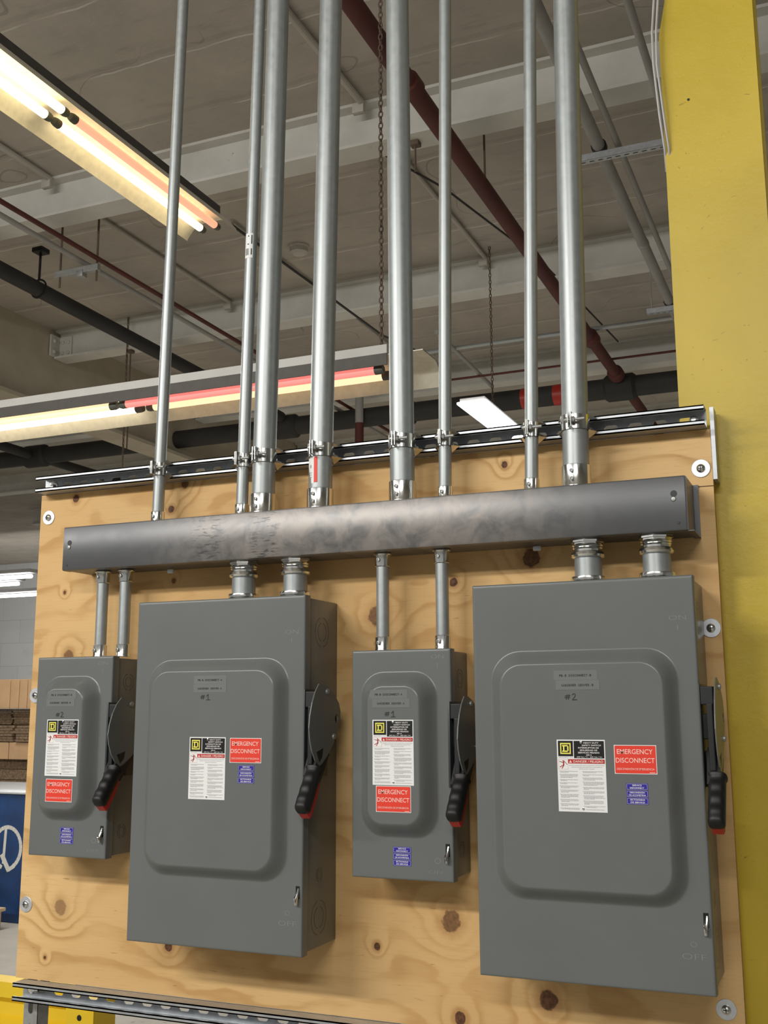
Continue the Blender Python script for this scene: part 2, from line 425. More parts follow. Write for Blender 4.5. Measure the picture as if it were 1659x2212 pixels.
GX = -5.9
def ibeam_x(x0, x1, y, zb, zt, fw=.19, ft=.02):
    m = MB(); m.box(x0, x1, y-fw/2, y+fw/2, zb, zb+ft); m.box(x0, x1, y-.012, y+.012, zb+ft, zt); m.box(x0, x1, y-fw/2, y+fw/2, zt-ft, zt)
    return m
for y, w in ((3.575, 'nearest the grey conduits, spanning to the right column'), (6.16, 'second from the front, bolted to the girder at left'),
             (8.75, 'third from the front, just above the thick black pipe'), (11.35, 'fourth from the front, deep in the hall'),
             (13.95, 'fifth from the front, deep in the hall')):
    b = thing('ceiling_beam', (0, y, 0), 'white-painted steel ceiling beam ' + w, 'beam', 'white ceiling beams')
    part('beam_section', ibeam_x(GX+.03, 6, 0, 4.2, CZ), 'beam_paint', b, False)
    if y == 6.16:
        m = MB(); m.box(GX+.02, GX+.04, -.16, -.02, 4.22, 4.44); m.box(GX+.03, GX+.19, -.03, -.012, 4.22, 4.44)
        m2 = MB()
        for zz in (4.27, 4.38):
            m2.lathe((GX+.04, -.11, zz), (1,0,0), [(0,.02),(.012,.018),(.018,.008)], 8)
            for xx in (.08, .15): m2.lathe((GX+xx, -.03, zz), (0,-1,0), [(0,.02),(.012,.018),(.018,.008)], 8)
        cl = part('clip_angle', m, 'beam_paint', b, False); part('bolt', m2, 'beam_paint', cl)
for k, y in enumerate((6.16, 8.75, 11.35, 13.95)):
    solo('ceiling_beam', ibeam_x(-13, GX-.03, y, 4.2, CZ), 'beam_paint',
         'white ceiling beam beyond the tan girder, ' + ('first','second','third','fourth')[k] + ' from the front', 'beam', 'far bay beams', smooth=False)
m = MB(); m.box(GX-.012, GX+.012, 1, 20, 3.66, CZ); m.box(GX-.17, GX+.17, 1, 20, 3.62, 3.66)
solo('ceiling_girder', m, 'girder_paint', 'big tan painted girder running back on the left below the white beams', 'girder', smooth=False)

# painted conduits tight under the ceiling
for x, y0, y1, r, lab in ((-1.26, .5, 3.46, .022, 'painted conduit on the ceiling, behind the second pair of thick grey conduits'),
                          (-3.73, 1.0, 3.46, .022, 'painted conduit on the ceiling at left, ending at the nearest beam'),
                          (-3.80, 3.66, 6.05, .018, 'painted conduit on the ceiling above the two thin pipes'),
                          (-1.28, 3.66, 6.05, .018, 'painted conduit on the ceiling, behind the thin conduit right of centre'),
                          (-2.9, 4.6, 8.6, .014, 'thin painted conduit on the ceiling passing the round detector')):
    m = MB(); m.cyl((x, y0, CZ-.03), (x, y1, CZ-.03), r, 10)
    t_ = thing('ceiling_conduit', (x, y0, CZ), lab, 'pipe', 'painted ceiling conduits')
    t_.location = (0,0,0); part('conduit', m, 'pipe_white', t_)
    part('clamp', MB().bbox(x-.06, x+.02, y1-.03, y1+.01, CZ-.10, CZ-.03, .006), 'pipe_white', t_)
t_ = thing('smoke_detector', (-2.65, 5.25, CZ), 'round dusty detector on the ceiling right of the yellow-lit lamp', 'detector')
part('base', MB().lathe((0,0,0), (0,0,-1), [(0,.085),(.015,.085),(.02,.08)], 24), 'detector', t_)
part('cap', MB().lathe((0,0,-.02), (0,0,-1), [(0,.078),(.04,.074),(.055,.05)], 24), 'detector', t_)

# sprinkler pipes
def pipe(name, p0, p1, r, mat, label, fit=(), cat='pipe', group=None, fmat=None, n=18):
    t_ = thing(name, (0,0,0), label, cat, group)
    part('pipe', MB().cyl(p0, p1, r, n), mat, t_)
    d = (Vector(p1)-Vector(p0)).normalized()
    for q, L, k in fit:
        q = Vector(q)
        part('coupling', MB().lathe(q - d*L/2, d, [(0, r*1.05),(L*.1, r*k),(L*.9, r*k),(L, r*1.05)], n), fmat or mat, t_)
    return t_
rp = pipe('sprinkler_pipe', (-.6, -8, 3.95), (-.6, 8.08, 3.95), .052, 'red_pipe', 'dark red sprinkler pipe running back between the centre conduits',
     [((-.6,2.62,3.95), .12, 1.25), ((-.6,6.95,3.95), .16, 1.45), ((-.6,8.08,3.95), .14, 1.5)])
part('hanger_rod', MB().cyl((-.6, 3.9, 3.99), (-.6, 3.9, CZ), .008, 6), 'rust', rp)
pipe('sprinkler_pipe', (-.6, 8.44, 3.95), (-.6, 19, 3.95), .052, 'red_pipe', 'dark red sprinkler pipe continuing beyond the thick black main')
ml = pipe('sprinkler_main', (-14, 8.3, 3.87), (-5.918, 8.3, 3.87), .105, 'black_pipe', 'thick black sprinkler main left of the tan girder', [((-8.0,8.3,3.87), .35, 1.35)])
mp = pipe('sprinkler_main', (-5.882, 8.3, 3.87), (4, 8.3, 3.87), .105, 'black_pipe', 'thick black sprinkler main crossing the hall behind the conduits',
     [((-.6,8.3,3.87), .32, 1.3), ((-4.4,8.3,3.87), .3, 1.3), ((-2.9,8.3,3.87), .14, 1.25)])
for x in (-1.62, -1.28): part('marker_band', MB().lathe((x,8.3,3.87), (1,0,0), [(0,.108),(.13,.108)], 18), 'red_plastic', mp)
bp = pipe('sprinkler_branch', (-4.4, -8, 4.122), (-4.4, 8.155, 3.95), .062, 'black_pipe', 'black pipe sloping away at far left on a ring hanger', [], n=16)
m = MB(); m.torus((-4.4, 4.15, 4.0), (0,1,0), .075, .008, 20, 6); m.cyl((-4.4, 4.15, 4.07), (-4.4, 4.15, 4.32), .010, 6); m.bbox(-4.45,-4.35,4.10,4.20,4.30,4.34,.006)
part('hanger', m, 'black_steel', bp)
pipe('sprinkler_branch', (-8.0, 4.5, 3.87), (-8.0, 8.155, 3.87), .06, 'black_pipe', 'black branch pipe reaching the main at far left from the front')
pipe('sprinkler_branch', (-8.0, 8.445, 3.87), (-8.0, 16, 3.87), .06, 'black_pipe', 'black branch pipe leaving the main at far left toward the back')
pipe('drop_conduit', (-3.42, 8.15, 2.6), (-3.42, 8.15, CZ), .045, 'grey_pipe', 'grey pipe hanging down under the fixture with the red tube', [((-3.42,8.15,3.62), .3, 1.06)], fmat='red_pipe')
for x, r, lab in ((-3.60, .018, 'thin reddish pipe, right one of the pair at left'), (-3.745, .020, 'thin grey pipe, left one of the pair at left')):
    pipe('thin_pipe', (x, -8, 4.0), (x, 12, 4.0), r, 'red_pipe' if x > -3.7 else 'grey_pipe', lab, [], group='pair of thin pipes', n=10)
t_ = thing('pipe_rack', (-3.78, 3.87, 3.93), 'slotted channel hanging on two rods under the thin pipes', 'rack')
part('channel', MB().bbox(-.21,.19,-.02,.02,-.02,.03,.004), 'strut_old', t_, False)
for x in (-.17, .17): part('hanger_rod', MB().cyl((x,0,-.10),(x,0,CZ-3.93),.008,6), 'rust', t_)
part('pipe_clamp', MB().bbox(.0,.06,-.03,.03,-.05,.0,.004), 'strut_old', t_)
# conduits at the right beside the column
for x, r, lab, mat in ((.20, .036, 'thick grey conduit running back at the right behind the thickest right conduit', 'grey_pipe'),
                       (.305, .019, 'thin grey conduit beside the thick one, left of the yellow column', 'grey_pipe'),
                       (.60, .020, 'thin grey conduit next to the top of the yellow column', 'grey_pipe')):
    pipe('ceiling_run', (x, -8, 3.9), (x, 9 if x < .5 else 7, 3.9), r, mat, lab, [((x, 5.0, 3.9), .05, 1.12)] if x < .25 else [], n=14)
def slotbar(m, x0, x1, y, z):
    holes = [rrect(u, u+.03, -.006, .006, .006, 3) for u in [x0 + .02 + .05*i for i in range(int((x1-x0-.04)/.05))]]
    plate(m, [(x0,-.021),(x1,-.021),(x1,.021),(x0,.021)], holes, .003, lambda a, b, c: (a, y + b, z + c))
    m.box(x0, x1, y-.021, y-.018, z, z+.041); m.box(x0, x1, y+.018, y+.021, z, z+.041)
for y, lab in ((3.56, 'galvanised slotted rack carrying the grey conduits left of the column'), (6.2, 'far slotted rack at the edge of the yellow column')):
    m = MB(); slotbar(m, .02, 1.1, y, 3.82); t_ = thing('conduit_rack', (0,0,0), lab, 'rack', 'conduit racks'); part('channel', m, 'strut', t_, False)
    part('pipe_clamp', MB().lathe((.20,y-.02,3.9),(0,1,0),[(0,.045),(.04,.045)],16), 'black_steel', t_)
    for x in (.06, 1.05): part('hanger_rod', MB().cyl((x, y, 3.83), (x, y, CZ), .006, 6), 'strut', t_)
pipe('cross_conduit', (-2.3, 6.99, 4.05), (3, 6.99, 4.05), .021, 'emt', 'shiny thin conduit crossing from the lamp end to the yellow column', [((-2.25,6.99,4.05), .05, 1.3)], n=10)
pipe('thin_pipe', (-1.9, 6.5, 4.05), (-1.9, 8.15, 4.0), .02, 'grey_pipe', 'thin pipe running back from the right end of the low lamp to the black main', n=10)
pipe('cross_conduit', (-2.6, 7.7, 3.98), (3, 7.7, 3.98), .012, 'red_pipe', 'very thin reddish conduit crossing just above the black main', n=8)
for pts, lab in (([(-1.56,2.42,3.26),(-1.58,3.4,3.3),(-1.62,4.6,3.36),(-1.62,5.6,3.5)], 'dark cable drooping away from the end of the yellow-lit lamp'),
                 ([(-1.2,3.70,4.22),(-1.02,4.3,4.24),(-.72,5.8,4.23),(-.55,8,4.25)], 'thin dark wire slanting past the red sprinkler pipe')):
    solo('cable', MB().tube(pts, .008, 6), 'wire_dark', lab, 'cable')
for (x, y, z), lab in (((-.95, 3.58, 4.0), 'threaded rod clamped under the near beam, left of its twin'), ((-5.0, 6.16, 3.2), 'thin hanger rod below the bolted beam end'), ((-2.85, 6.16, 3.9), 'thin hanger rod right of the leftmost conduit')):
    m = MB(); m.cyl((x,y,z),(x,y,4.2),.007,6); m.bbox(x-.03,x+.03,y-.03,y+.03,4.17,4.2,.004); solo('hanger_rod', m, 'rust', lab, 'rod')

# chains
def chain(x, y, z0, z1, lab, pitch=.026, r=.0032, mat='rust'):
    m = MB(); n = int((z1-z0)/pitch)
    for i in range(n):
        c = Vector((x, y, z1 - (i+.5)*pitch)); ax = Vector((1,0,0)) if i % 2 else Vector((0,1,0)); rings = []
        sd = ax.cross(Vector((0,0,1)))
        for k in range(13):
            a = 2*math.pi*k/12; u = sd*math.cos(a)*.0085 + Vector((0,0,1))*math.sin(a)*(pitch*.62)
            nn = (sd*math.cos(a) + Vector((0,0,1))*math.sin(a)).normalized()
            rings.append([c + u + nn*r*math.cos(2*math.pi*j/5) + ax*r*math.sin(2*math.pi*j/5) for j in range(5)])
        m.loft(rings, False, False)
    return solo('chain', m, mat, lab, 'chain', 'lamp chains')
chain(-.345, 1.63, 2.115, CZ, 'rusty chain holding up the right part of the red-tube fixture')
chain(-1.20, 5.9, 3.04, CZ, 'rusty chain down to the small bright lamp behind the conduits', .03, .004)
chain(-4.96, 6.05, 2.9, CZ, 'rusty chain hanging at left in front of the black pipe', .03, .0045)

# fluorescent strip lamps
def strip_lamp(name, loc, rotz, L, label, tubes, mats):
    """trough fixture along local x, opening down; tubes: list of (x0,x1,y,mat)"""
    t_ = thing(name, loc, label, 'lamp', rot=(0,0,rotz))
    m = MB(); m.box(-L/2, L/2, -.055, .055, .085, .155); part('housing', m, mats[0], t_, False)
    pr = [(-.155,0.),(-.150,.012),(-.115,.055),(-.055,.082),(.055,.082),(.115,.055),(.150,.012),(.155,0.)]
    pi = [(a*.985, b+.004) for a, b in pr]
    ring = lambda x: [(x, a, b) for a, b in pr] + [(x, a, b) for a, b in pi[::-1]]
    part('reflector', MB().loft([ring(-L/2-.01), ring(L/2+.01)], False, False), 'reflector', t_)
    for x0, x1, y, mt in tubes:
        tb = part('tube', MB().cyl((x0+.02, y, .035), (x1-.02, y, .035), .019, 16), mt, t_)
        for xx, s in ((x0, 1), (x1, -1)):
            part('tube_holder', MB().lathe((xx, y, .035), (s,0,0), [(-.010,.017),(.006,.0205),(.026,.0205)], 14), 'holder', tb)
    return t_
strip_lamp('strip_lamp', (-1.66, 1.13, 3.20), R(90), 2.50, 'strip lamp at upper left glowing yellow, running away from the camera',
           [(-1.2,.02,.045,'tube_warm'), (.06,1.24,.045,'tube_warm'), (.06,1.24,-.045,'tube_orange'), (-1.2,.02,-.045,'tube_warm')], ('housing_dark',))
# lower fixture: strongest tubes at left, weak red one at right
t2 = thing('strip_lamp', (-1.95, 1.62, 1.94), 'long strip lamp with pink and white tubes hung low behind the conduits', 'lamp')
part('housing', MB().box(-1.9, 1.67, -.088, .06, .152, .188), 'housing_white', t2, False)
part('side_skirt', MB().box(-1.9, 1.67, -.088, -.082, .104, .152), 'housing_dark', t2, False)
m = MB()
pr = [(-.080,.150),(.055,.150),(.085,.135),(.115,.105),(.135,.070),(.142,.062)]
pi = [(a, b-.004) for a, b in pr]
ring = lambda x: [(x, a, b) for a, b in pr] + [(x, a, b) for a, b in pi[::-1]]
part('reflector', m.loft([ring(-1.9), ring(1.82)], False, False), 'reflector', t2)
for x0, x1, y, zz, mt in ((-1.9, .34, -.045, .101, 'tube_peach'), (-1.9, .42, .035, .100, 'tube_white'), (.37, 1.63, -.045, .101, 'tube_red'), (.46, 1.63, .035, .100, 'tube_peach')):
    tb = part('tube', MB().cyl((x0+.02, y, zz), (x1-.02, y, zz), .018, 16), mt, t2)
    for xx, s in ((x0, 1), (x1, -1)):
        part('tube_holder', MB().lathe((xx, y, zz), (s,0,0), [(-.008,.016),(.006,.0195),(.028,.0195)], 14), 'holder', tb)
t3 = thing('strip_lamp', (-1.20, 5.95, 3.0), 'small bright white lamp seen above the strut between two right-hand conduits', 'lamp', rot=(0,0,R(90)))
part('housing', MB().box(-.58,.58,-.10,.10,.02,.05), 'housing_white', t3, False)
part('diffuser', MB().bbox(-.6,.6,-.12,.12,.0,.02,.006), 'tube_cool', t3)
for (x, y, z, L), lab in (((-13.2, 12.4, 2.97, 3.2), 'upper of the white tubes glowing at the far left'), ((-14.2, 13.2, 2.97, 3.2), 'middle white tube glowing at the far left'), ((-15.4, 14.6, 2.94, 4.4), 'lowest white tube glowing at the far left')):
    t_ = thing('tube_lamp', (x, y, z), lab, 'lamp', 'far tube lamps')
    part('tube', MB().cyl((-L/2,0,0),(L/2,0,0),.034,12), 'tube_cool', t_); part('housing', MB().box(-L/2-.05,L/2+.05,-.12,.12,.06,.12), 'housing_white', t_, False)

# ------------------------------------------------------------------ floor things at far left
def flatbox(x0, x1, y0, y1, z0, z1, lab, seam, mat='cardboard', nm='cardboard_box', group='cartons at left'):
    t_ = thing(nm, ((x0+x1)/2, (y0+y1)/2, z0), lab, 'box', group); w = (x1-x0)/2; d = (y1-y0)/2; h = z1-z0
    part('carton', MB().bbox(-w, w, -d, d, 0, h, .006), mat, t_, False)
    if seam: part('strap', MB().box(-.006,.006,-d-.002,d+.002,-.001,h+.002), 'strap_white', t_, False)
    return t_
Y0 = 6.0
xs = [-6.75, -6.42, -6.13, -6.02, -5.92, -5.60]
for i in range(5): flatbox(xs[i]+.004, xs[i+1]-.004, Y0, Y0+.9, .712, .99, 'upright light cardboard carton in the top row at left, ' + ('first','second','third','fourth','fifth')[i] + ' from the left', False)
def bundle(x0, x1, y0, y1, z0, z1, n, lab, strap=None):
    t_ = thing('cardboard_bundle', ((x0+x1)/2, y0, z0), lab, 'cardboard', 'flat cardboard bundles'); m = MB(); h = (z1-z0)/n
    for k in range(n):
        a = random.uniform(-.02,.02); b = random.uniform(0,.035)
        m.box(x0-(x0+x1)/2+a, x1-(x0+x1)/2+a, b, y1-y0, k*h+.0015, (k+1)*h-.0015)
    part('sheets', m, 'cardboard_edge_shaded', t_, False)
    if strap is not None: part('strap', MB().box(strap-.006, strap+.006, -.01, .0, 0, z1-z0), 'strap_white', t_, False)
bundle(-6.75, -6.2, Y0+.12, Y0+.9, .56, .708, 9, 'flat cardboard bundle under the top cartons, left half')
bundle(-6.17, -5.62, Y0+.10, Y0+.9, .56, .708, 9, 'flat cardboard bundle under the top cartons with a white strap', .1)
bundle(-6.75, -6.10, Y0+.02, Y0+.9, .40, .555, 6, 'loose flat cardboard layer in mid stack at left')
bundle(-6.05, -5.55, Y0+.0, Y0+.9, .40, .555, 6, 'loose flat cardboard layer in mid stack touching the plywood edge in view')
for i, (a, b) in enumerate(((-6.75,-6.15),(-6.14,-5.6))): flatbox(a, b, Y0+.04, Y0+.9, .235, .395, 'light carton in the lower row, ' + ('left','right') + ' one above the dark cartons' if False else 'light carton in the lower row at left, ' + ('farther from' if i == 0 else 'nearer to') + ' the plywood', False)
bundle(-6.75, -5.58, Y0+.12, Y0+.9, -.9, .232, 12, 'tall dark cardboard bundle at the bottom of the stack')
# blue bin
t_ = thing('storage_bin', (-5.3, 4.6, FZ), 'blue steel bin with a white painted loop at lower left', 'bin')
m = MB(); m.bbox(-.8,.75,0,.9,.0,.955,.01); part('bin_body', m, 'bin_blue', t_)
part('rim', MB().bbox(-.82,.77,-.02,.92,.955,.972,.006), 'bin_rim', t_)
m = MB(); cxx, czz = .50, .55
pts = [(cxx + .135*math.cos(a), czz + .155*math.sin(a)) for a in [R(-60 + 12*i) for i in range(27)]]
for p, q in zip(pts, pts[1:]): m.line(p, q, .03, -.002)
m.line((cxx-.02, czz+.15), (cxx-.03, czz-.12), .025, -.0022); m.line((cxx-.05, czz-.05), (cxx+.03, czz-.17), .04, -.0024); m.line((cxx+.02, czz-.165), (cxx+.08, czz-.13), .03, -.0026)
flatpart('painted_loop', m, 'strap_white', t_)
t_ = thing('pallet', (-5.3, 3.7, FZ), 'wooden pallet corner on the floor before the blue bin', 'pallet')
part('deck_boards', MB().bbox(-.7,.70,.0,.1,.13,.155,.003).bbox(-.7,.70,.2,.3,.13,.155,.003).bbox(-.7,.70,.4,.5,.13,.155,.003).bbox(-.7,.70,.6,.7,.13,.155,.003), 'pallet_wood', t_, False)
for x in (-.65, 0, .62): part('stringer', MB().bbox(x-.04,x+.04,.0,.7,.0,.13,.003), 'pallet_wood', t_, False)
t_ = thing('block', (-4.86, 3.72, FZ+.155), 'light wooden block standing upright on the pallet', 'block')
part('block_body', MB().bbox(-.1,.06,0,.1,0,.26,.004), 'pallet_wood', t_, False)
# yellow guard rail and its post
t_ = thing('guard_rail', (-1.43, 1.25, FZ), 'yellow corrugated guard rail behind the lower left corner of the board', 'rail')
prof = [(0,.60),(-.03,.585),(-.03,.53),(.02,.50),(.02,.455),(-.03,.425),(-.03,.36),(.02,.33),(.02,.29),(-.03,.26),(-.03,.20),(0,.19)]
rg = lambda x: [(x, a, b) for a, b in prof] + [(x, a+.006, b) for a, b in prof[::-1]]
part('rail', MB().loft([rg(-3), rg(.0)]), 'rail_yellow', t_, False)
t_ = thing('guard_post', (-1.36, 1.25, FZ), 'yellow square guard post with a hole, right of the rail', 'post')
m = MB(); plate(m, rrect(-.07,.055,0,.56,.004,2), [[(-.008+.010*math.cos(R(a)), .50+.011*math.sin(R(a))) for a in range(0,360,30)]], .006, lambda a, b, c: (a, -.05+c, b))
m.bbox(-.07,.055,-.046,.08,0,.555,.004); part('tube', m, 'rail_yellow', t_, False)
part('hole', MB().annulus((-.008,-.0535,.50),(0,-1,0),0,.0105,20), 'label_black', t_)

# ------------------------------------------------------------------ yellow column at right
t_ = thing('steel_column', (1.121, .05, FZ), 'tall yellow painted steel column at the right edge behind the board', 'column')
m = MB()
plate(m, [(-.101,0),(.101,0),(.101,CZ-FZ),(-.075,CZ-FZ),(-.078,3.24),(-.085,3.18),(-.101,3.10)], [], .016, lambda a, b, c: (a, .008+c, b))
part('front_flange', m, 'yellow', t_, False)
part('web', MB().box(-.006,.006,.016,.19,0,CZ-FZ), 'yellow', t_, False)
part('rear_flange', MB().box(-.101,.101,.19,.206,0,CZ-FZ), 'yellow', t_, False)
m = MB(); m2 = MB()
for x, z in ((.068,1.57),(.060,1.22),(.056,1.415),(.062,1.30)): m.lathe((x,0,z),(0,-1,0),[(0,.007),(.002,.007),(.0025,.003)],12)
m2 = MB().annulus((.083,-.0008,2.06),(0,-1,0),.0075,.0095,20); m2.annulus((-.045,-.0008,2.93),(0,-1,0),0,.003,12)
part('rivet', m, 'rust', t_); flatpart('hole', m2, 'label_black', t_)
for dx, lab in ((-.002, 'pale cable tied along the left edge of the yellow column, outer one'), (.007, 'pale cable tied along the left edge of the yellow column, inner one')):
    pts = [(1.045+dx,.045,2.9),(1.035+dx,.04,2.5),(1.022+dx,.03,2.32),(1.010+dx,.03,2.2),(1.009+dx*.8,.03,2.12),(1.016+dx,.035,2.0),(1.022+dx,.045,1.92),(1.02+dx,.07,1.88)]
    solo('cable', MB().tube(pts, .0028, 6), 'cable_white', lab, 'cable', 'column cables')

# ------------------------------------------------------------------ board and strut frame
t_ = thing('plywood_board', (0,0,0), 'knotty plywood backboard carrying all the grey boxes', 'board')
bx0, bx1 = -.6245, 1.0855
part('face_veneer', MB().box(bx0, bx1, 0., .003, .064, 1.267), 'ply', t_, False)
part('core', MB().box(bx0, bx1, .003, .018, .064, 1.267), 'ply_edge', t_, False)

def strut(name, x0, x1, zc, yback, label, first=.05, pitch=.0508):
    """slotted channel along x, open to -y"""
    t_ = thing(name, (x0, yback, zc), label, 'strut', 'slotted strut channels'); L = x1-x0; h = .0206; d = .041; w = .0027
    m = MB(); holes = []
    u = first
    while u + .03 < L - .01: holes.append(rrect(u, u+.0286, -.0071, .0071, .0070, 4)); u += pitch
    plate(m, [(0,-h),(L,-h),(L,h),(0,h)], holes, w, lambda a, b, c: (a, -w/2 + c, b))
    for s in (1, -1):
        m.box(0, L, -d, 0, s*h, s*(h-w))
        m.box(0, L, -d, -d+.0025, s*h, s*(h-.0098))
        m.box(0, L, -d, -d+.007, s*(h-.0098), s*(h-.0072))
    part('channel', m, 'strut', t_, False); return t_
strut('strut_channel', -.6115, 1.0795, 1.2885, .0, 'galvanised slotted strut along the top edge of the plywood, clamped to the conduits', first=.06)
strut('strut_channel', -.597, 1.09, .0425, .0, 'galvanised slotted strut along the bottom edge of the plywood', first=.042)
def post(x, z0, z1, label):
    t_ = thing('strut_post', (x, .004, z0), label, 'strut', 'strut posts'); H = z1-z0; m = MB(); holes = []
    u = .02
    while u + .03 < H: holes.append(rrect(-.0071, .0071, u, u+.0286, .0070, 4)); u += .0508
    plate(m, [(-.0206,0),(.0206,0),(.0206,H),(-.0206,H)], holes, .0027, lambda a, b, c: (a, .0013+c, b))
    m.box(-.0206,-.0179,0,.041,0,H); m.box(.0179,.0206,0,.041,0,H)
    part('channel', m, 'strut_old', t_, False)
post(-.577, FZ, .060, 'worn galvanised strut post holding the lower left corner of the frame')
t_ = thing('edge_bracket', (1.0905, .0, 1.10), 'thin galvanised bracket at the upper right edge of the plywood', 'bracket')
part('plate', MB().box(-.004,.004,-.004,.044,.062,.212), 'strut', t_, False)

def hexbolt(name, loc, label, r=.006, wr=.011, group=None):
    t_ = thing(name, loc, label, 'bolt', group)
    part('washer', MB().lathe((0,0,0),(0,-1,0),[(0,wr),(.002,wr),(.002,r*.8)],24), 'zinc', t_)
    part('bolt_head', MB().lathe((0,-.002,0),(0,-1,0),[(0,r),(.005,r),(.006,r*.85)],6), 'zinc', t_, False)
hexbolt('strut_bolt', (-.585,-.003,1.288), 'zinc bolt and washer inside the left end of the top strut', .0075, .0145)
hexbolt('strut_bolt', (1.055,-.003,1.288), 'zinc bolt inside the right end of the top strut', .006, .009)
hexbolt('strut_bolt', (-.566,-.003,.046), 'zinc bolt and washer inside the left end of the bottom strut', .0075, .0145)

for (x, z), lab in (((-.597,1.206), 'fender washer and screw at the upper left of the plywood'), ((-.604,.236), 'fender washer and screw at the lower left of the plywood'),
                    ((-.609,.745), 'fender washer half hidden behind the leftmost small grey box'), ((1.063,1.187), 'fender washer and screw at the upper right of the plywood'),
                    ((1.065,.864), 'fender washer and screw right of the right large box'), ((1.053,.156), 'fender washer and screw at the lower right of the plywood')):
    t_ = thing('fender_washer', (x, 0, z), lab, 'washer', 'fender washers')
    part('washer', MB().lathe((0,0,0),(0,-1,0),[(0,.0188),(.0016,.0188),(.002,.0182),(.002,.004)],32), 'washer_zinc', t_)
    sh = part('screw_head', MB().lathe((0,-.002,0),(0,-1,0),[(0,.0088),(.002,.0086),(.0045,.0065),(.0058,.003),(.006,.0005)],20), 'zinc', t_)
    part('screw_slot', MB().box(-.005,.005,-.0086,-.0074,-.0008,.0008).box(-.0008,.0008,-.0086,-.0074,-.005,.005), 'label_black', sh, False)
t_ = thing('pipe_strap', (1.051,0,.858), 'small bright angle tab screwed beside the right large box', 'bracket')
part('tab', MB().bbox(-.017,-.004,-.020,-.0025,-.016,.0,.001), 'zinc', t_)

# ------------------------------------------------------------------ wireway
tw = thing('wireway', (-.45, 0, 1.045), 'long grey metal wireway across the board with a pale patch in the middle', 'wireway')
L = 1.496
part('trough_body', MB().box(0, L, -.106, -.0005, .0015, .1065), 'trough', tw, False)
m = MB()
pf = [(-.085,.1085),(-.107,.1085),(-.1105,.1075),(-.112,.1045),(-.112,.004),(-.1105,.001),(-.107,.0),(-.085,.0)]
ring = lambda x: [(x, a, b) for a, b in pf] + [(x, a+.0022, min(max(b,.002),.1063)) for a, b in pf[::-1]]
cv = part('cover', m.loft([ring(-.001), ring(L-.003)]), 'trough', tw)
for x, z, big in ((.018,.068,True), (.012,.013,False), (1.472,.073,True), (1.4785,.015,False)):
    if big: part('keyhole', MB().annulus((x,-.1123,z),(0,-1,0),0,.0065,18).annulus((x-.001,-.1123,z-.0105),(0,-1,0),0,.0052,16), 'groove', cv); part('screw', MB().lathe((x-.001,-.1122,z-.0105),(0,-1,0),[(0,.0046),(.0015,.004),(.002,.001)],14), 'strut_old', cv)
    else: part('screw', MB().lathe((x,-.112,z),(0,-1,0),[(0,.003),(.001,.0025)],10), 'groove', cv)
m = MB().box(L-.003, L-.001, -.105, 0, 0, .108); m.box(L-.003, L+.010, -.004, -.001, .0, .108); m.box(L-.003, L+.010, -.105, 0, -.001, .001)
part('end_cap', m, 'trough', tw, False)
for x, lab in ((-.188, 'small zinc screw tab under the wireway near its left end'), (.726, 'small zinc screw tab under the wireway over the large knot')):
    t_ = thing('screw_tab', (x, -.03, 1.045), lab, 'tab'); part('tab', MB().bbox(-.009,.009,-.006,.0,-.011,-.0005,.003), 'nylon', t_)

# ------------------------------------------------------------------ risers
def connector(parent, x, y, z, s, r, nscrew, big, yaw=-4):
    """set-screw connector standing on z (s=+1 up, -1 down)"""
    Lc = .046 if big else .030; k = r + (.0032 if big else .0026)
    prof = [(0,k+.0005),(.003,k+.0005),(.004,k),(Lc-.001,k),(Lc,k-.0012),(Lc,r)]
    c = part('connector', MB().lathe((x,y,z),(0,0,s),prof,32), 'zinc', parent)
    d = Vector((math.sin(R(yaw)), -math.cos(R(yaw)), 0))
    for q in range(nscrew):
        zz = z + s*(Lc*(.32 + .36*q) if nscrew == 2 else Lc*.55); b = Vector((x,y,zz)) + d*(k-.0005)
        m = MB().lathe(b, d, [(0,.0045),(.0045,.0042),(.005,.0025),(.0035,.0015)], 10); part('set_screw', m, 'strut_old', c)
xsr = [-.2120, .0245, .0885, .2365, .4365, .5330, .7275, .8245]
xtop = [-.2065+.0165, .0460, .1070, .2555, .4315, .5490, .7530, .8375]
ztop = [2.568, 2.498, 2.48, 2.438, 2.387, 2.354, 2.295, 2.271]; zref = [1.305,1.283,1.277,1.263,1.244,1.235,1.257,1.267]
bigp = [0,0,1,1,1,0,0,1]
names = ['thin grey conduit farthest left', 'thin grey conduit second from left, with a barcode sticker', 'thick grey conduit third from left, beside the sticker conduit',
         'thick conduit fourth from left, with a red label near its foot', 'thick grey conduit in the centre, fifth from left', 'thin grey conduit sixth from left, right of the centre one',
         'thin grey conduit second from the right', 'thick grey conduit farthest right beside the column']
clampn = ['around the farthest left thin conduit', 'around the thin conduit with the barcode sticker', 'around the third conduit from left', 'above the red conduit label', 'around the centre thick conduit',
          'around the sixth conduit from left', 'around the second conduit from the right', 'around the farthest right thick conduit']
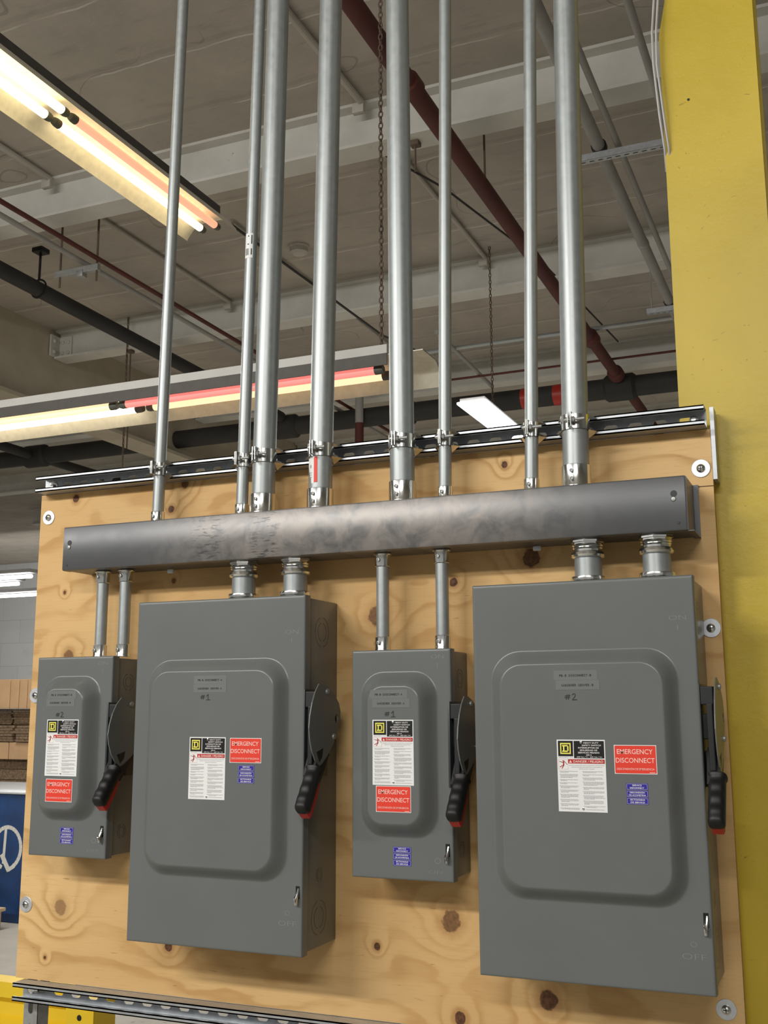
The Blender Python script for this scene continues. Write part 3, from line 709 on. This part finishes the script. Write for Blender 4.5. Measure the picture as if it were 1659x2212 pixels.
for i in range(8):
    r = .0272 if bigp[i] else .0142
    yc = -.0415 - r - .0012
    sl = (xtop[i]-xsr[i])/(ztop[i]-zref[i])
    t_ = thing('conduit_riser', (xsr[i], yc, 1.1535), names[i] + ', rising from the wireway', 'conduit', 'vertical conduits above the wireway')
    zz = CZ - 1.1535
    part('pipe', MB().cyl((-.12*sl,0,.004), (sl*(zz-.12),0,zz), r, 36), 'emt', t_)
    connector(t_, -.12*sl*.9, 0, .0, 1, r, 2 if bigp[i] else 1, bigp[i])
    if i == 1:
        # barcode sticker wrapped on the tube
        def wrap(m, a0, a1, z0, z1, off, n=8):
            vs = []
            for k in range(n+1):
                a = R(a0 + (a1-a0)*k/n); 
                for z in (z0, z1): vs.append((sl*(z-.12) + (r+off)*math.sin(a), -(r+off)*math.cos(a), z))
            m.add(vs, [(2*k, 2*k+2, 2*k+3, 2*k+1) for k in range(n)])
        m = MB(); wrap(m, -44, 46, .640, .704, .0004); st = flatpart('sticker', m, 'label_white', t_)
        m = MB(); wrap(m, 28, 38, .676, .699, .0007, 2); wrap(m, 27, 37, .648, .664, .0007, 2); wrap(m, -6, 6, .695, .698, .0007, 2); wrap(m, -8, 6, .674, .677, .0007, 2)
        for q in range(8): wrap(m, -30, 7, .6475+.0022*q, .6475+.0022*q+.0012, .0007, 3)
        flatpart('print', m, 'ink_black', st)
    if i == 3:
        def wrap(m, a0, a1, z0, z1, off, n=6):
            vs = []
            for k in range(n+1):
                a = R(a0 + (a1-a0)*k/n)
                for z in (z0, z1): vs.append(((r+off)*math.sin(a), -(r+off)*math.cos(a), z))
            m.add(vs, [(2*k, 2*k+2, 2*k+3, 2*k+1) for k in range(n)])
        m = MB(); wrap(m, -60, -9, .056, .115, .0004); st = flatpart('label', m, 'label_white', t_)
        m = MB(); wrap(m, -8, 9, .058, .117, .0006, 3); flatpart('red_band', m, 'label_red', st)
        m = MB(); wrap(m, -36, -24, .092, .099, .0008, 2); wrap(m, -40, -20, .080, .0815, .0008, 2); wrap(m, -40, -20, .075, .0765, .0008, 2); wrap(m, -40, -20, .070, .0715, .0008, 2); flatpart('print', m, 'ink_grey', st)
    # strut clamp
    k = thing('strut_clamp', (xsr[i], yc, 1.2885), 'zinc strut clamp ' + clampn[i], 'clamp', 'strut clamps')
    rr = r + .0022; hh = .0155
    def band(a):  # strap cross-section ring
        return (math.cos(a), math.sin(a))
    m = MB(); ro = []; N = 40
    a_s, a_e = R(-90-8), R(-90+4)
    path = []
    for q in range(N+1):
        a = a_e + (2*math.pi - (a_e-a_s))*q/N; path.append((rr*math.cos(a), rr*math.sin(a)))
    ear = lambda p, s: (p[0]*1.0 + 0, p[1]-.019)
    path = [(path[0][0], path[0][1]-.020)] + path + [(path[-1][0], path[-1][1]-.020)]
    rings = []
    for q, p in enumerate(path):
        a = Vector(path[max(q-1,0)]); b = Vector(path[min(q+1,len(path)-1)]); d = (b-a).normalized(); nn = Vector((d.y, -d.x))*.0011
        hq = hh
        rings.append([(p[0]-nn.x, p[1]-nn.y, -hq), (p[0]+nn.x, p[1]+nn.y, -hq), (p[0]+nn.x, p[1]+nn.y, hq), (p[0]-nn.x, p[1]-nn.y, hq)])
    part('strap', m.loft(rings), 'zinc', k, ang=40)
    ex = rr*math.cos(R(-92)); ey = rr*math.sin(R(-92)) - .011
    m = MB().cyl((ex-.012, ey, 0), (ex+.030, ey, 0), .0031, 12)
    bt = part('bolt', m, 'strut_old', k)
    part('bolt_head', MB().lathe((ex-.0045, ey, 0), (-1,0,0), [(0,.0062),(.004,.0062),(.005,.004)], 12), 'zinc', bt)
    part('nut', MB().lathe((ex+.0040, ey, 0), (1,0,0), [(0,.0062),(.0055,.0062)], 6), 'strut_old', bt, False)
    m = MB()
    for s in (-1, 1):
        for zz, dz in ((.0155,.012), (-.0155,-.012)):
            m.add([(s*rr*.98, -.006, zz), (s*(rr+.013), r-.002, zz*.9), (s*rr*.7, r-.002, zz+dz), (s*rr*.98, .004, zz*.5)], [(0,1,2),(0,3,1),(1,3,2),(0,2,3)])
    part('shoulder', m, 'zinc', k, False)

# short conduits between the wireway and the small boxes, nipples over the large boxes
shorts = [(-.365,.0140,.834,'short thin conduit at far left above the leftmost small box'), (-.297,.0140,.834,'short thin conduit, right one above the leftmost small box'),
          (.3855,.0140,.832,'short thin conduit, left one above the middle small box'), (.5235,.0140,.832,'short thin conduit, right one above the middle small box')]
for x, r, zb, lab in shorts:
    yc = -.062
    t_ = thing('short_conduit', (x, yc, zb), lab, 'conduit', 'short conduits to the small boxes')
    H = 1.045 - zb
    part('pipe', MB().cyl((0,0,.003),(0,0,H-.003), r, 28), 'emt', t_)
    connector(t_, 0,0, 0, 1, r, 1, False, -8); connector(t_, 0,0, H, -1, r, 1, False, -8)
    part('locknut', MB().lathe((0,0,H),(0,0,-1),[(0,.0195),(.003,.0205),(.0045,.0195),(.0045,.015)],24), 'zinc', t_)
for x, zb, lab in ((.043,.951,'stubby thick nipple, left one above the left large box'), (.177,.951,'stubby thick nipple, right one above the left large box'),
                   (.842,.951,'stubby thick nipple, left one above the right large box'), (.978,.952,'stubby thick nipple, right one above the right large box')):
    yc = -.075; t_ = thing('conduit_nipple', (x, yc, zb), lab, 'conduit', 'nipples to the large boxes'); H = 1.045 - zb; r = .0272
    part('pipe', MB().cyl((0,0,.002),(0,0,H-.002), r, 36), 'emt', t_)
    part('locknut', MB().lathe((0,0,H),(0,0,-1),[(0,.0325),(.004,.034),(.0075,.034),(.0085,.0305),(.012,.0305)],8), 'zinc', t_, False)
    part('collar', MB().lathe((0,0,H-.011),(0,0,-1),[(0,.030),(.003,.0325),(.006,.030),(.008,.0315),(.011,.0295),(.015,.0295),(.017,.033),(.022,.0345),(.026,.033),(.028,.0275)],36), 'zinc', t_)
    part('bushing', MB().lathe((0,0,0),(0,0,1),[(0,.0325),(.007,.0325),(.008,.0345),(.0125,.0355),(.017,.0345),(.019,.0275)],36), 'zinc', t_)

# ------------------------------------------------------------------ safety switches
def nameplate(sw, x, z, y, w=.0905, h=.130, amps='200 A'):
    e = .0004
    p = flatpart('rating_label', MB().flat(x, x+w, z-h, z, y-e), 'label_white', sw)
    X = lambda u: x + u*w/.0905
    Z = lambda v: z + v*h/.130
    flatpart('black_block', MB().flat(X(.0024), X(.0305), Z(-.0302), Z(-.0022), y-2*e).flat(X(.0322), X(.0885), Z(-.0335), Z(-.0022), y-2*e), 'label_black', p)
    m = MB(); q = y-3*e
    for a, b, c, d in ((.0065,.0265,-.0083,-.0060),(.0065,.0265,-.0262,-.0239),(.0065,.0087,-.0239,-.0083),(.0243,.0265,-.0239,-.0083)): m.flat(X(a), X(b), Z(c), Z(d), q)
    # slab-serif D
    m.flat(X(.0103), X(.0200), Z(-.0122), Z(-.0098), q); m.flat(X(.0103), X(.0200), Z(-.0224), Z(-.0200), q); m.flat(X(.0120), X(.0146), Z(-.0200), Z(-.0122), q); m.flat(X(.0198), X(.0224), Z(-.0205), Z(-.0117), q)
    m.add([(X(.0198), q, Z(-.0122)), (X(.0224), q, Z(-.0120)), (X(.0200), q, Z(-.0098))], [(0,1,2)]); m.add([(X(.0198), q, Z(-.0200)), (X(.0200), q, Z(-.0224)), (X(.0224), q, Z(-.0202))], [(0,1,2)])
    flatpart('logo', m, 'logo_yellow', p)
    m = MB()
    for body, a, b, zc, hh in (('HEAVY DUTY', .0505,.0790,-.0056,.0027), ('SAFETY SWITCH', .0475,.0830,-.0101,.0027), ('INTERRUPTOR DE', .0405,.0790,-.0146,.0027), ('SEGURIDAD DE', .0435,.0760,-.0190,.0027),
                               ('SERVICIO PESADO', .0400,.0800,-.0234,.0027), (amps, .0550,.0655,-.0275,.0024), ('600 Vac / V~  600 Vdc / V=', .0375,.0845,-.0312,.0019)):
        put_text(m, body, X(a), X(b), Z(zc), hh, q, .014)
    flatpart('lettering', m, 'ink_white', p)
    m = MB(); put_text(m, 'SQUARE D  CO', X(.0028), X(.0302), Z(-.0324), .0014, y-2*e, .01)
    flatpart('small_lettering', m, 'ink_grey', p)
    m = MB(); m.flat(X(.0205), X(.0888), Z(-.0432), Z(-.0355), y-2*e)
    # struck-man pictogram
    for a, b, wd_ in (((.004,-.0395),(.0105,-.0415),.0010), ((.0105,-.0375),(.0125,-.0410),.0016), ((.0125,-.0385),(.0190,-.0455),.0009), ((.0120,-.0405),(.0118,-.0470),.0022), ((.0118,-.0462),(.0045,-.0500),.0011), ((.0122,-.0465),(.0085,-.0525),.0012), ((.0110,-.0415),(.0072,-.0405),.0009)):
        m.line((X(a[0]), Z(a[1])), (X(b[0]), Z(b[1])), wd_, y-2.4*e)
    flatpart('danger_mark', m, 'danger_red', p)
    m = MB()
    for a, b, c, d in ((.0022,.0205,-.0540,-.0537),(.0203,.0206,-.0540,-.0432),(.0022,.0206,-.0357,-.0354),(.0022,.0025,-.0540,-.0354)): m.flat(X(a), X(b), Z(c), Z(d), y-2*e)
    flatpart('frame_line', m, 'pink_line', p)
    m = MB(); put_text(m, 'DANGER / PELIGRO', X(.0305), X(.0862), Z(-.0394), .0043, q, .018)
    m.add([(X(.0225), q, Z(-.0420)), (X(.0280), q, Z(-.0420)), (X(.02525), q, Z(-.0370))], [(0,1,2)])
    flatpart('danger_lettering', m, 'ink_pink', p)
    m = MB()
    for body, a, b, zc in (('HAZARD OF ELECTRIC SHOCK, EXPLOSION, OR ARC FLASH', .0222,.0876,-.0465), ('PELIGRO DE DESCARGA ELÉCTRICA, EXPLOSIÓN O', .0265,.0835,-.0497), ('DESTELLO POR ARQUEO', .0410,.0690,-.0529)):
        put_text(m, body, X(a), X(b), Z(zc), .0014, y-2*e, .008)
    rnd = random.Random(3)
    for c0, c1 in ((.0035,.0395), (.0465,.0880)):
        v = -.0570; k = 0; left = rnd.choice((2,3,4))
        while v > -.1260:
            last = left == 1; u = c0 + (.0 if k == 0 else .0015); end = c0 + (c1-c0)*(rnd.uniform(.25,.7) if last else rnd.uniform(.86,1.0))
            while u < end:
                wl = rnd.uniform(.0012,.0042)
                if not (v < -.120 and .0415 < u + wl and u < .0505): m.flat(X(u), X(min(u+wl, end)), Z(v-.00085), Z(v), y-2*e)
                u += wl + .0007
            v -= .00185; k += 1; left -= 1
            if left <= 0: v -= .0020; k = 0; left = rnd.choice((2,3,3,4))
    flatpart('fine_print', m, 'ink_grey', p)
    for u, v in ((.0460,-.0048), (.0460,-.1243)):
        part('rivet', MB().lathe((X(u), y-e, Z(v)), (0,-1,0), [(0,.0024),(.0012,.0022),(.0016,.001)], 14), 'chrome', p)
def emergency(sw, x, z, y, w=.0765, h=.0515):
    e = .0004; p = flatpart('emergency_label', MB().flat(x, x+w, z-h, z, y-e), 'label_white', sw)
    m = MB(); rr = rrect(x+.0012, x+w-.0012, z-h+.0012, z-.0012, .0015, 3); m.add([(a, y-2*e, b) for a, b in rr], [tuple(range(len(rr)))]); flatpart('red_field', m, 'label_red', p)
    m = MB(); put_text(m, 'EMERGENCY', x+.0055, x+w-.0065, z-.0115, .0088, y-3*e, .006); put_text(m, 'DISCONNECT', x+.0030, x+w-.0035, z-.0270, .0088, y-3*e, .006)
    put_text(m, 'DESCONEXIÓN DE EMERGENCIA', x+.0045, x+w-.0045, z-.0425, .0036, y-3*e, .004); m.flat(x+w-.0135, x+w-.0035, z-h+.0022, z-h+.0032, y-3*e)
    flatpart('lettering', m, 'ink_pink', p)
def service(sw, x, z, y, w=.0390, h=.0380):
    e = .0004; hh = h/3
    for k, (a, b) in enumerate((('SERVICE','DISCONNECT'), ('DESCONEXIÓN','DE ACOMETIDA'), ('SECTIONNEUR','DE SERVICE'))):
        z1 = z - hh*k; p = flatpart('service_label', MB().flat(x, x+w, z1-hh+.0004, z1-.0004, y-e), 'label_blue', sw)
        m = MB(); q = y-2*e; bx, tx, bz, tz = x+.0011, x+w-.0011, z1-hh+.0014, z1-.0014
        for u0, u1, v0, v1 in ((bx,tx,bz,bz+.0003),(bx,tx,tz-.0003,tz),(bx,bx+.0003,bz,tz),(tx-.0003,tx,bz,tz)): m.flat(u0,u1,v0,v1,q)
        wa = .0021*len(a)/2; wb = .0022*len(b)/2; cx = x + w/2
        put_text(m, a, cx-wa*1.15, cx+wa*1.15, z1-hh*.32, .0027, q, .014); put_text(m, b, cx-wb*1.15, cx+wb*1.15, z1-hh*.67, .0027, q, .014)
        flatpart('lettering', m, 'ink_white', p)
def tape(sw, x, z, y, l1, l2, dx2):
    e = .0003; Wd, Hh = .083, .0182
    for k, (s, dx) in enumerate(((l1, 0), (l2, dx2))):
        p = flatpart('tape_label', MB().flat(x+dx, x+dx+Wd, z-Hh*(k+1)+.0002, z-Hh*k, y-e*(1+k*.5)), 'tape', sw)
        m = MB(); cw = .0615/len('PB-E DISCONNECT-B')
        for i, ch in enumerate(s):
            if ch == ' ': continue
            u = x + dx + .0105 + i*cw
            put_text(m, ch, u + (.001 if ch in 'I1-' else .0002), u + cw*(.88) - (.001 if ch in 'I1-' else .0), z-Hh*k-.0095 if ch != '-' else z-Hh*k-.0095, .0042 if ch != '-' else .0042, y-e*2.5, .02)
        flatpart('lettering', m, 'ink_black', p)
def marker(sw, x, z, y, digit):
    m = MB(); q = y-.0004
    for a, b in (((0,-.0035),(.0105,-.0025)), ((-.0005,-.0065),(.0098,-.0058)), ((.0045,-.0005),(.0025,-.0098)), ((.0085,-.0003),(.0066,-.0098))): m.line((x+a[0], z+a[1]), (x+b[0], z+b[1]), .0015, q - .00001*len(m.f))
    st = [((.0145,-.004),(.0192,.0010)), ((.0192,.0010),(.0190,-.0108)), ((.0140,-.0112),(.0242,-.0108))] if digit == 1 else \
         [((.0140,-.0015),(.0165,.0010)), ((.0165,.0010),(.0198,.0002)), ((.0198,.0002),(.0202,-.0030)), ((.0202,-.0030),(.0170,-.0072)), ((.0170,-.0072),(.0145,-.0104)), ((.0140,-.0106),(.0232,-.0100))]
    for a, b in st: m.line((x+a[0], z+a[1]), (x+b[0], z+b[1]), .0015, q - .00001*len(m.f))
    flatpart('marker_number', m, 'ink_black', sw)

def handle(sw, xs, dy, s, zt):
    """rotary handle on the right side; zt = z of local origin, y shifted by dy, scaled s in z"""
    P = lambda y, z: (y + dy, zt + z*s)
    part('handle_base', MB().bbox(xs, xs+.005, P(-.166,0)[0], P(-.055,0)[0], P(0,-.385)[1], P(0,-.20)[1], .0015), 'enamel_dark', sw)
    lv = MB()
    lv.bbox(xs+.005, xs+.028, P(-.165,0)[0], P(-.125,0)[0], P(0,-.238)[1], P(0,-.205)[1], .002)
    lv.bbox(xs+.016, xs+.027, P(-.175,0)[0], P(-.11,0)[0], P(0,-.355)[1], P(0,-.236)[1], .002)
    lv.bbox(xs+.004, xs+.016, P(-.15,0)[0], P(-.085,0)[0], P(0,-.300)[1], P(0,-.255)[1], .002)
    lv.bbox(xs+.006, xs+.014, P(-.150,0)[0], P(-.10,0)[0], P(0,-.385)[1], P(0,-.322)[1], .002)
    a0 = P(-.125,-.325); a1 = P(-.165,-.385)
    rg = []
    for (yy, zz), w in ((a0, .022), (a1, .017)):
        rg.append([(xs+.010, yy-w, zz+w*.5), (xs+.033, yy-w, zz+w*.5), (xs+.033, yy+w, zz-w*.5), (xs+.010, yy+w, zz-w*.5)])
    lv.loft(rg)
    lever = part('lever_arm', lv, 'black_steel', sw, False)
    # guard plate with window
    out = [(-.155,-.189),(-.172,-.205),(-.186,-.228),(-.196,-.255),(-.200,-.280),(-.196,-.303),(-.186,-.327),(-.170,-.348),(-.152,-.359),(-.138,-.354),(-.112,-.338),(-.085,-.315),(-.064,-.290),(-.052,-.268),(-.050,-.248),(-.058,-.230),(-.078,-.213),(-.105,-.198),(-.132,-.189)]
    win = [(-.165,-.330),(-.133,-.322),(-.138,-.341),(-.152,-.352)]
    piv = [(-.070+.0085*math.cos(R(a)), -.262+.0095*math.sin(R(a))) for a in range(0,360,24)]
    m = MB(); plate(m, [P(*q) for q in out], [[P(*q) for q in win], [P(*q) for q in piv]], .0022, lambda a, b, c: (xs+.032+c, a, b))
    pl = part('guard_plate', m, 'enamel', sw, False)
    part('pivot', MB().lathe((xs+.005, *P(-.070,-.262)), (1,0,0), [(0,.007),(.024,.007)], 14), 'black_steel', sw)
    m = MB()
    for q in ((-.118,-.205), (-.085,-.300)): m.lathe((xs+.033, *P(*q)), (1,0,0), [(0,.0062),(.0035,.0058),(.0048,.003)], 14)
    part('plate_bolt', m, 'strut_old', pl)
    # ribbed black grip with a red underside
    p0 = Vector((0,) + P(-.160,-.366)); p1 = Vector((0,) + P(-.218,-.447)); ax = (p1-p0); Lg = ax.length; ax.normalize(); pn = Vector((0, ax.z, -ax.y))   # pn points to the front/up side
    if pn.y > 0: pn = -pn
    def ring(tt, hx, f, b, n=20):
        c = p0 + ax*tt + Vector((xs+.0265, 0, 0)); o = []
        for k in range(n):
            a = 2*math.pi*k/n; ca, sa = math.cos(a), math.sin(a)
            u = math.copysign(abs(ca)**.7, ca)*hx; v = math.copysign(abs(sa)**.7, sa)*(f if sa > 0 else b)
            o.append(c + Vector((u,0,0)) + pn*v)
        return o
    sec = []
    for k in range(33):
        tt = k/32; base = .0165 + .0015*math.sin(math.pi*tt); rib = .0011*math.cos(2*math.pi*tt*4) if .05 < tt < .82 else 0
        if tt < .06: base = .0195
        end = 1.0 if tt < .9 else math.sqrt(max(.02, 1 - ((tt-.9)/.1)**2*.9))
        sec.append(ring(tt*Lg, (.0150 if tt > .06 else .0175)*min(1, .5+.5*end) , (base + rib)*end, .0165*end))
    gp = part('grip', MB().loft(sec), 'black_rubber', lever, ang=50)
    sec = []
    for k in range(13):
        tt = .22 + .775*k/12; end = 1.0 if tt < .95 else .82
        c = p0 + ax*(tt*Lg) + Vector((xs+.0265,0,0)); hx = .0118*end; f0, f1 = -.010, -.0235*(.75 + .25*min(1,(tt-.2)*3))
        if k == 12: f0 = -.003
        if k == 11: f0 = -.006
        sec.append([c + Vector((-hx,0,0)) + pn*f0, c + Vector((hx,0,0)) + pn*f0, c + Vector((hx,0,0)) + pn*f1, c + Vector((-hx*.9,0,0)) + pn*f1])
    part('red_underside', MB().loft(sec), 'red_plastic', lever, False)

def switch(x, z, rot, W, H, D, big, label, labs):
    """safety switch: local origin at the back-plane top-left corner of the box"""
    sw = thing('safety_switch', (x, 0, z), label, 'switch', 'grey safety switches', rot=(0, -rot, 0))
    lip = .024
    # rear box
    g = .0045
    en = part('enclosure', MB().bbox(g, W-g, -(D-.006), -.0005, -H+g, -g, .0025), 'enamel', sw)
    xs = W-g+.0003
    kos = [(-.078,-.075,.033,.0205), (-.083,-.673,.035,.022), (-.082,-.587,.0145,.009)] if big else [(-.050,-.060,.020,.012), (-.055,-.405,.016,.010)]
    for yy, zz, ro, ri in kos:
        m = MB()
        for rr_ in (ro, ri):
            for a0, a1 in ((12,168),(192,348)): m.annulus((xs, yy, zz), (1,0,0), rr_-.0009, rr_, 24, R(a0), R(a1))
        flatpart('knockout', m, 'groove', en)
    # door: lip, front face, raised panel -- one loft of rounded rectangles
    n = 8
    def ring(x0, x1, z0, z1, r, y): return [(a, y, b) for a, b in rrect(x0, x1, z0, z1, r, n)]
    F = -D
    if big: ox0, ox1, oz0, oz1, orr, ins, hh = .0365, .3945, -.595, -.134, .058, .026, .026
    else:   ox0, ox1, oz0, oz1, orr, ins, hh = .0220, .1930, -.380, -.047, .050, .030, .033
    rings = [ring(0,W,-H,0,.0015,F+lip), ring(0,W,-H,0,.0015,F+.004), ring(.0005,W-.0005,-H+.0005,-.0005,.0015,F+.0018), ring(.0018,W-.0018,-H+.0018,-.0018,.0016,F+.0005), ring(.004,W-.004,-H+.004,-.004,.002,F), ring(.0075,W-.0075,-H+.0075,-.0075,.0025,F)]
    rings.append(ring(ox0-.006,ox1+.006,oz0-.006,oz1+.006,orr+.006,F)); rings.append(ring(ox0-.002,ox1+.002,oz0-.002,oz1+.002,orr+.002,F))
    for k in range(13):   # s-shaped shoulder
        tt = k/12; 
        prof = .5 - .5*math.cos(math.pi*tt) if True else tt
        hgt = hh*(.35*prof + .65*tt) ; q = ins*tt
        rings.append(ring(ox0+q, ox1-q, oz0+q, oz1-q, orr-q*.62, F-hgt))
    q = ins + .002; rr_ = orr - ins*.62
    rings.append(ring(ox0+q, ox1-q, oz0+q, oz1-q, rr_-.002, F-hh)); q += .004; rings.append(ring(ox0+q, ox1-q, oz0+q, oz1-q, rr_-.004, F-hh))
    door = part('door', MB().loft(rings, False, True), 'enamel', sw, ang=50)
    m = MB(); m2 = MB(); q = F-.0002
    if big:
        put_text(m, 'ON', .383, .414, -.0785, .0095, q, -.02); m.flat(.3975, .3988, -.101, -.0925, q)
        put_text(m2, 'O', .3905, .4015, -.652, .0100, q, -.02); put_text(m2, 'OFF', .3755, .4165, -.6725, .0105, q, -.02)
    else:
        put_text(m, 'ON', .180, .2075, -.0165, .0085, q, -.02); m.flat(.1935, .1945, -.040, -.030, q)
        put_text(m2, 'O', .1825, .1955, -.421, .0120, q, -.02); put_text(m2, 'OFF', .170, .203, -.443, .0075, q, -.025)
    flatpart('embossed_on', m, 'emboss_highlight', door); flatpart('embossed_off', m2, 'emboss_highlight', door)
    hx, hz = (.4195, -.619) if big else (.2105, -.4085)
    part('latch_slot', MB().bbox(hx-.0045, hx+.0045, F-.0006, F+.001, hz-.004, hz+.021, .0003), 'label_black', door, False)
    m = MB().tube([(hx+.002, F-.001, hz+.016), (hx+.001, F-.004, hz+.004), (hx-.001, F-.008, hz-.006), (hx-.0005, F-.007, hz-.014), (hx, F-.001, hz-.017)], [.0022,.003,.0042,.0034,.002], 10)
    m.torus((hx-.001, F-.007, hz-.005), (1,0,.2), .0058, .0018, 16, 6)
    part('latch', m, 'chrome', sw)
    handle(sw, W-g, 0. if big else .037, 1.0 if big else .92, 0. if big else .076)
    for fn, a in labs: fn(sw, *a)
    return sw
simple('emboss_highlight', (.23,.24,.235), .28, 0, .02)  # paler than the enamel: highlights on the embossed letters put into the colour
BW, BH, BD = .4305, .737, .167; SW_, SH, SD = .2228, .4617, .118
yb, ys = -BD-.026, -SD-.033
def rel(x, z): return lambda px, pz: (px-x, pz-z)
def L_(x, z, y, flat_y, plate_, emer, serv, tp, mk, l1, l2, dg, dx2, amps, serv_panel, pw=.0905, ph=.130):
    r_ = rel(x, z); out = []
    out.append((nameplate, (*r_(*plate_), y, pw, ph, amps))); out.append((emergency, (*r_(*emer), y)))
    out.append((service, (*r_(*serv), y if serv_panel else flat_y))); out.append((tape, (*r_(*tp), y, l1, l2, dx2))); out.append((marker, (*r_(*mk), y, dg)))
    return out
switch(-.505, .834, R(0), SW_, SH, SD, False, 'leftmost small grey disconnect switch box, marked number two, door latch at lower right',
       L_(-.505, .834, ys, -SD, (-.4395,.6865), (-.434,.5507), (-.4135,.4396), (-.442,.7530), (-.4150,.7025), 'PB-E DISCONNECT-B', 'GARDENER DENVER-B', 2, -.003, '60 A', False, .0920, .1290))
switch(-.180, .951, R(-.05), BW, BH, BD, True, 'left large grey disconnect switch box, marked number one, red label beside white label',
       L_(-.180, .951, yb, -BD, (-.0140,.6505), (.0872,.6495), (.1083,.5937), (-.0080,.7815), (.0105,.7405), 'PB-B DISCONNECT-A', 'GARDENER DENVER-A', 1, .0, '200 A', True))
switch(.3375, .831, R(.1), SW_, SH, SD, False, 'small grey disconnect switch box between the two large boxes, marked number one',
       L_(.3375, .831, ys, -SD, (.3997,.6868), (.4070,.5554), (.4303,.4339), (.3945,.7475), (.4270,.7035), 'PB-B DISCONNECT-A', 'GARDENER DENVER-A', 1, .005, '60 A', False))
switch(.6255, .9515, R(.15), BW, BH, BD, True, 'right large grey disconnect switch box, marked number two, next to the yellow column',
       L_(.6255, .9515, yb, -BD, (.7950,.6510), (.9015,.6420), (.9210,.5747), (.7935,.7790), (.8135,.7345), 'PB-E DISCONNECT-B', 'GARDENER DENVER-B', 2, .0035, '200 A', True))
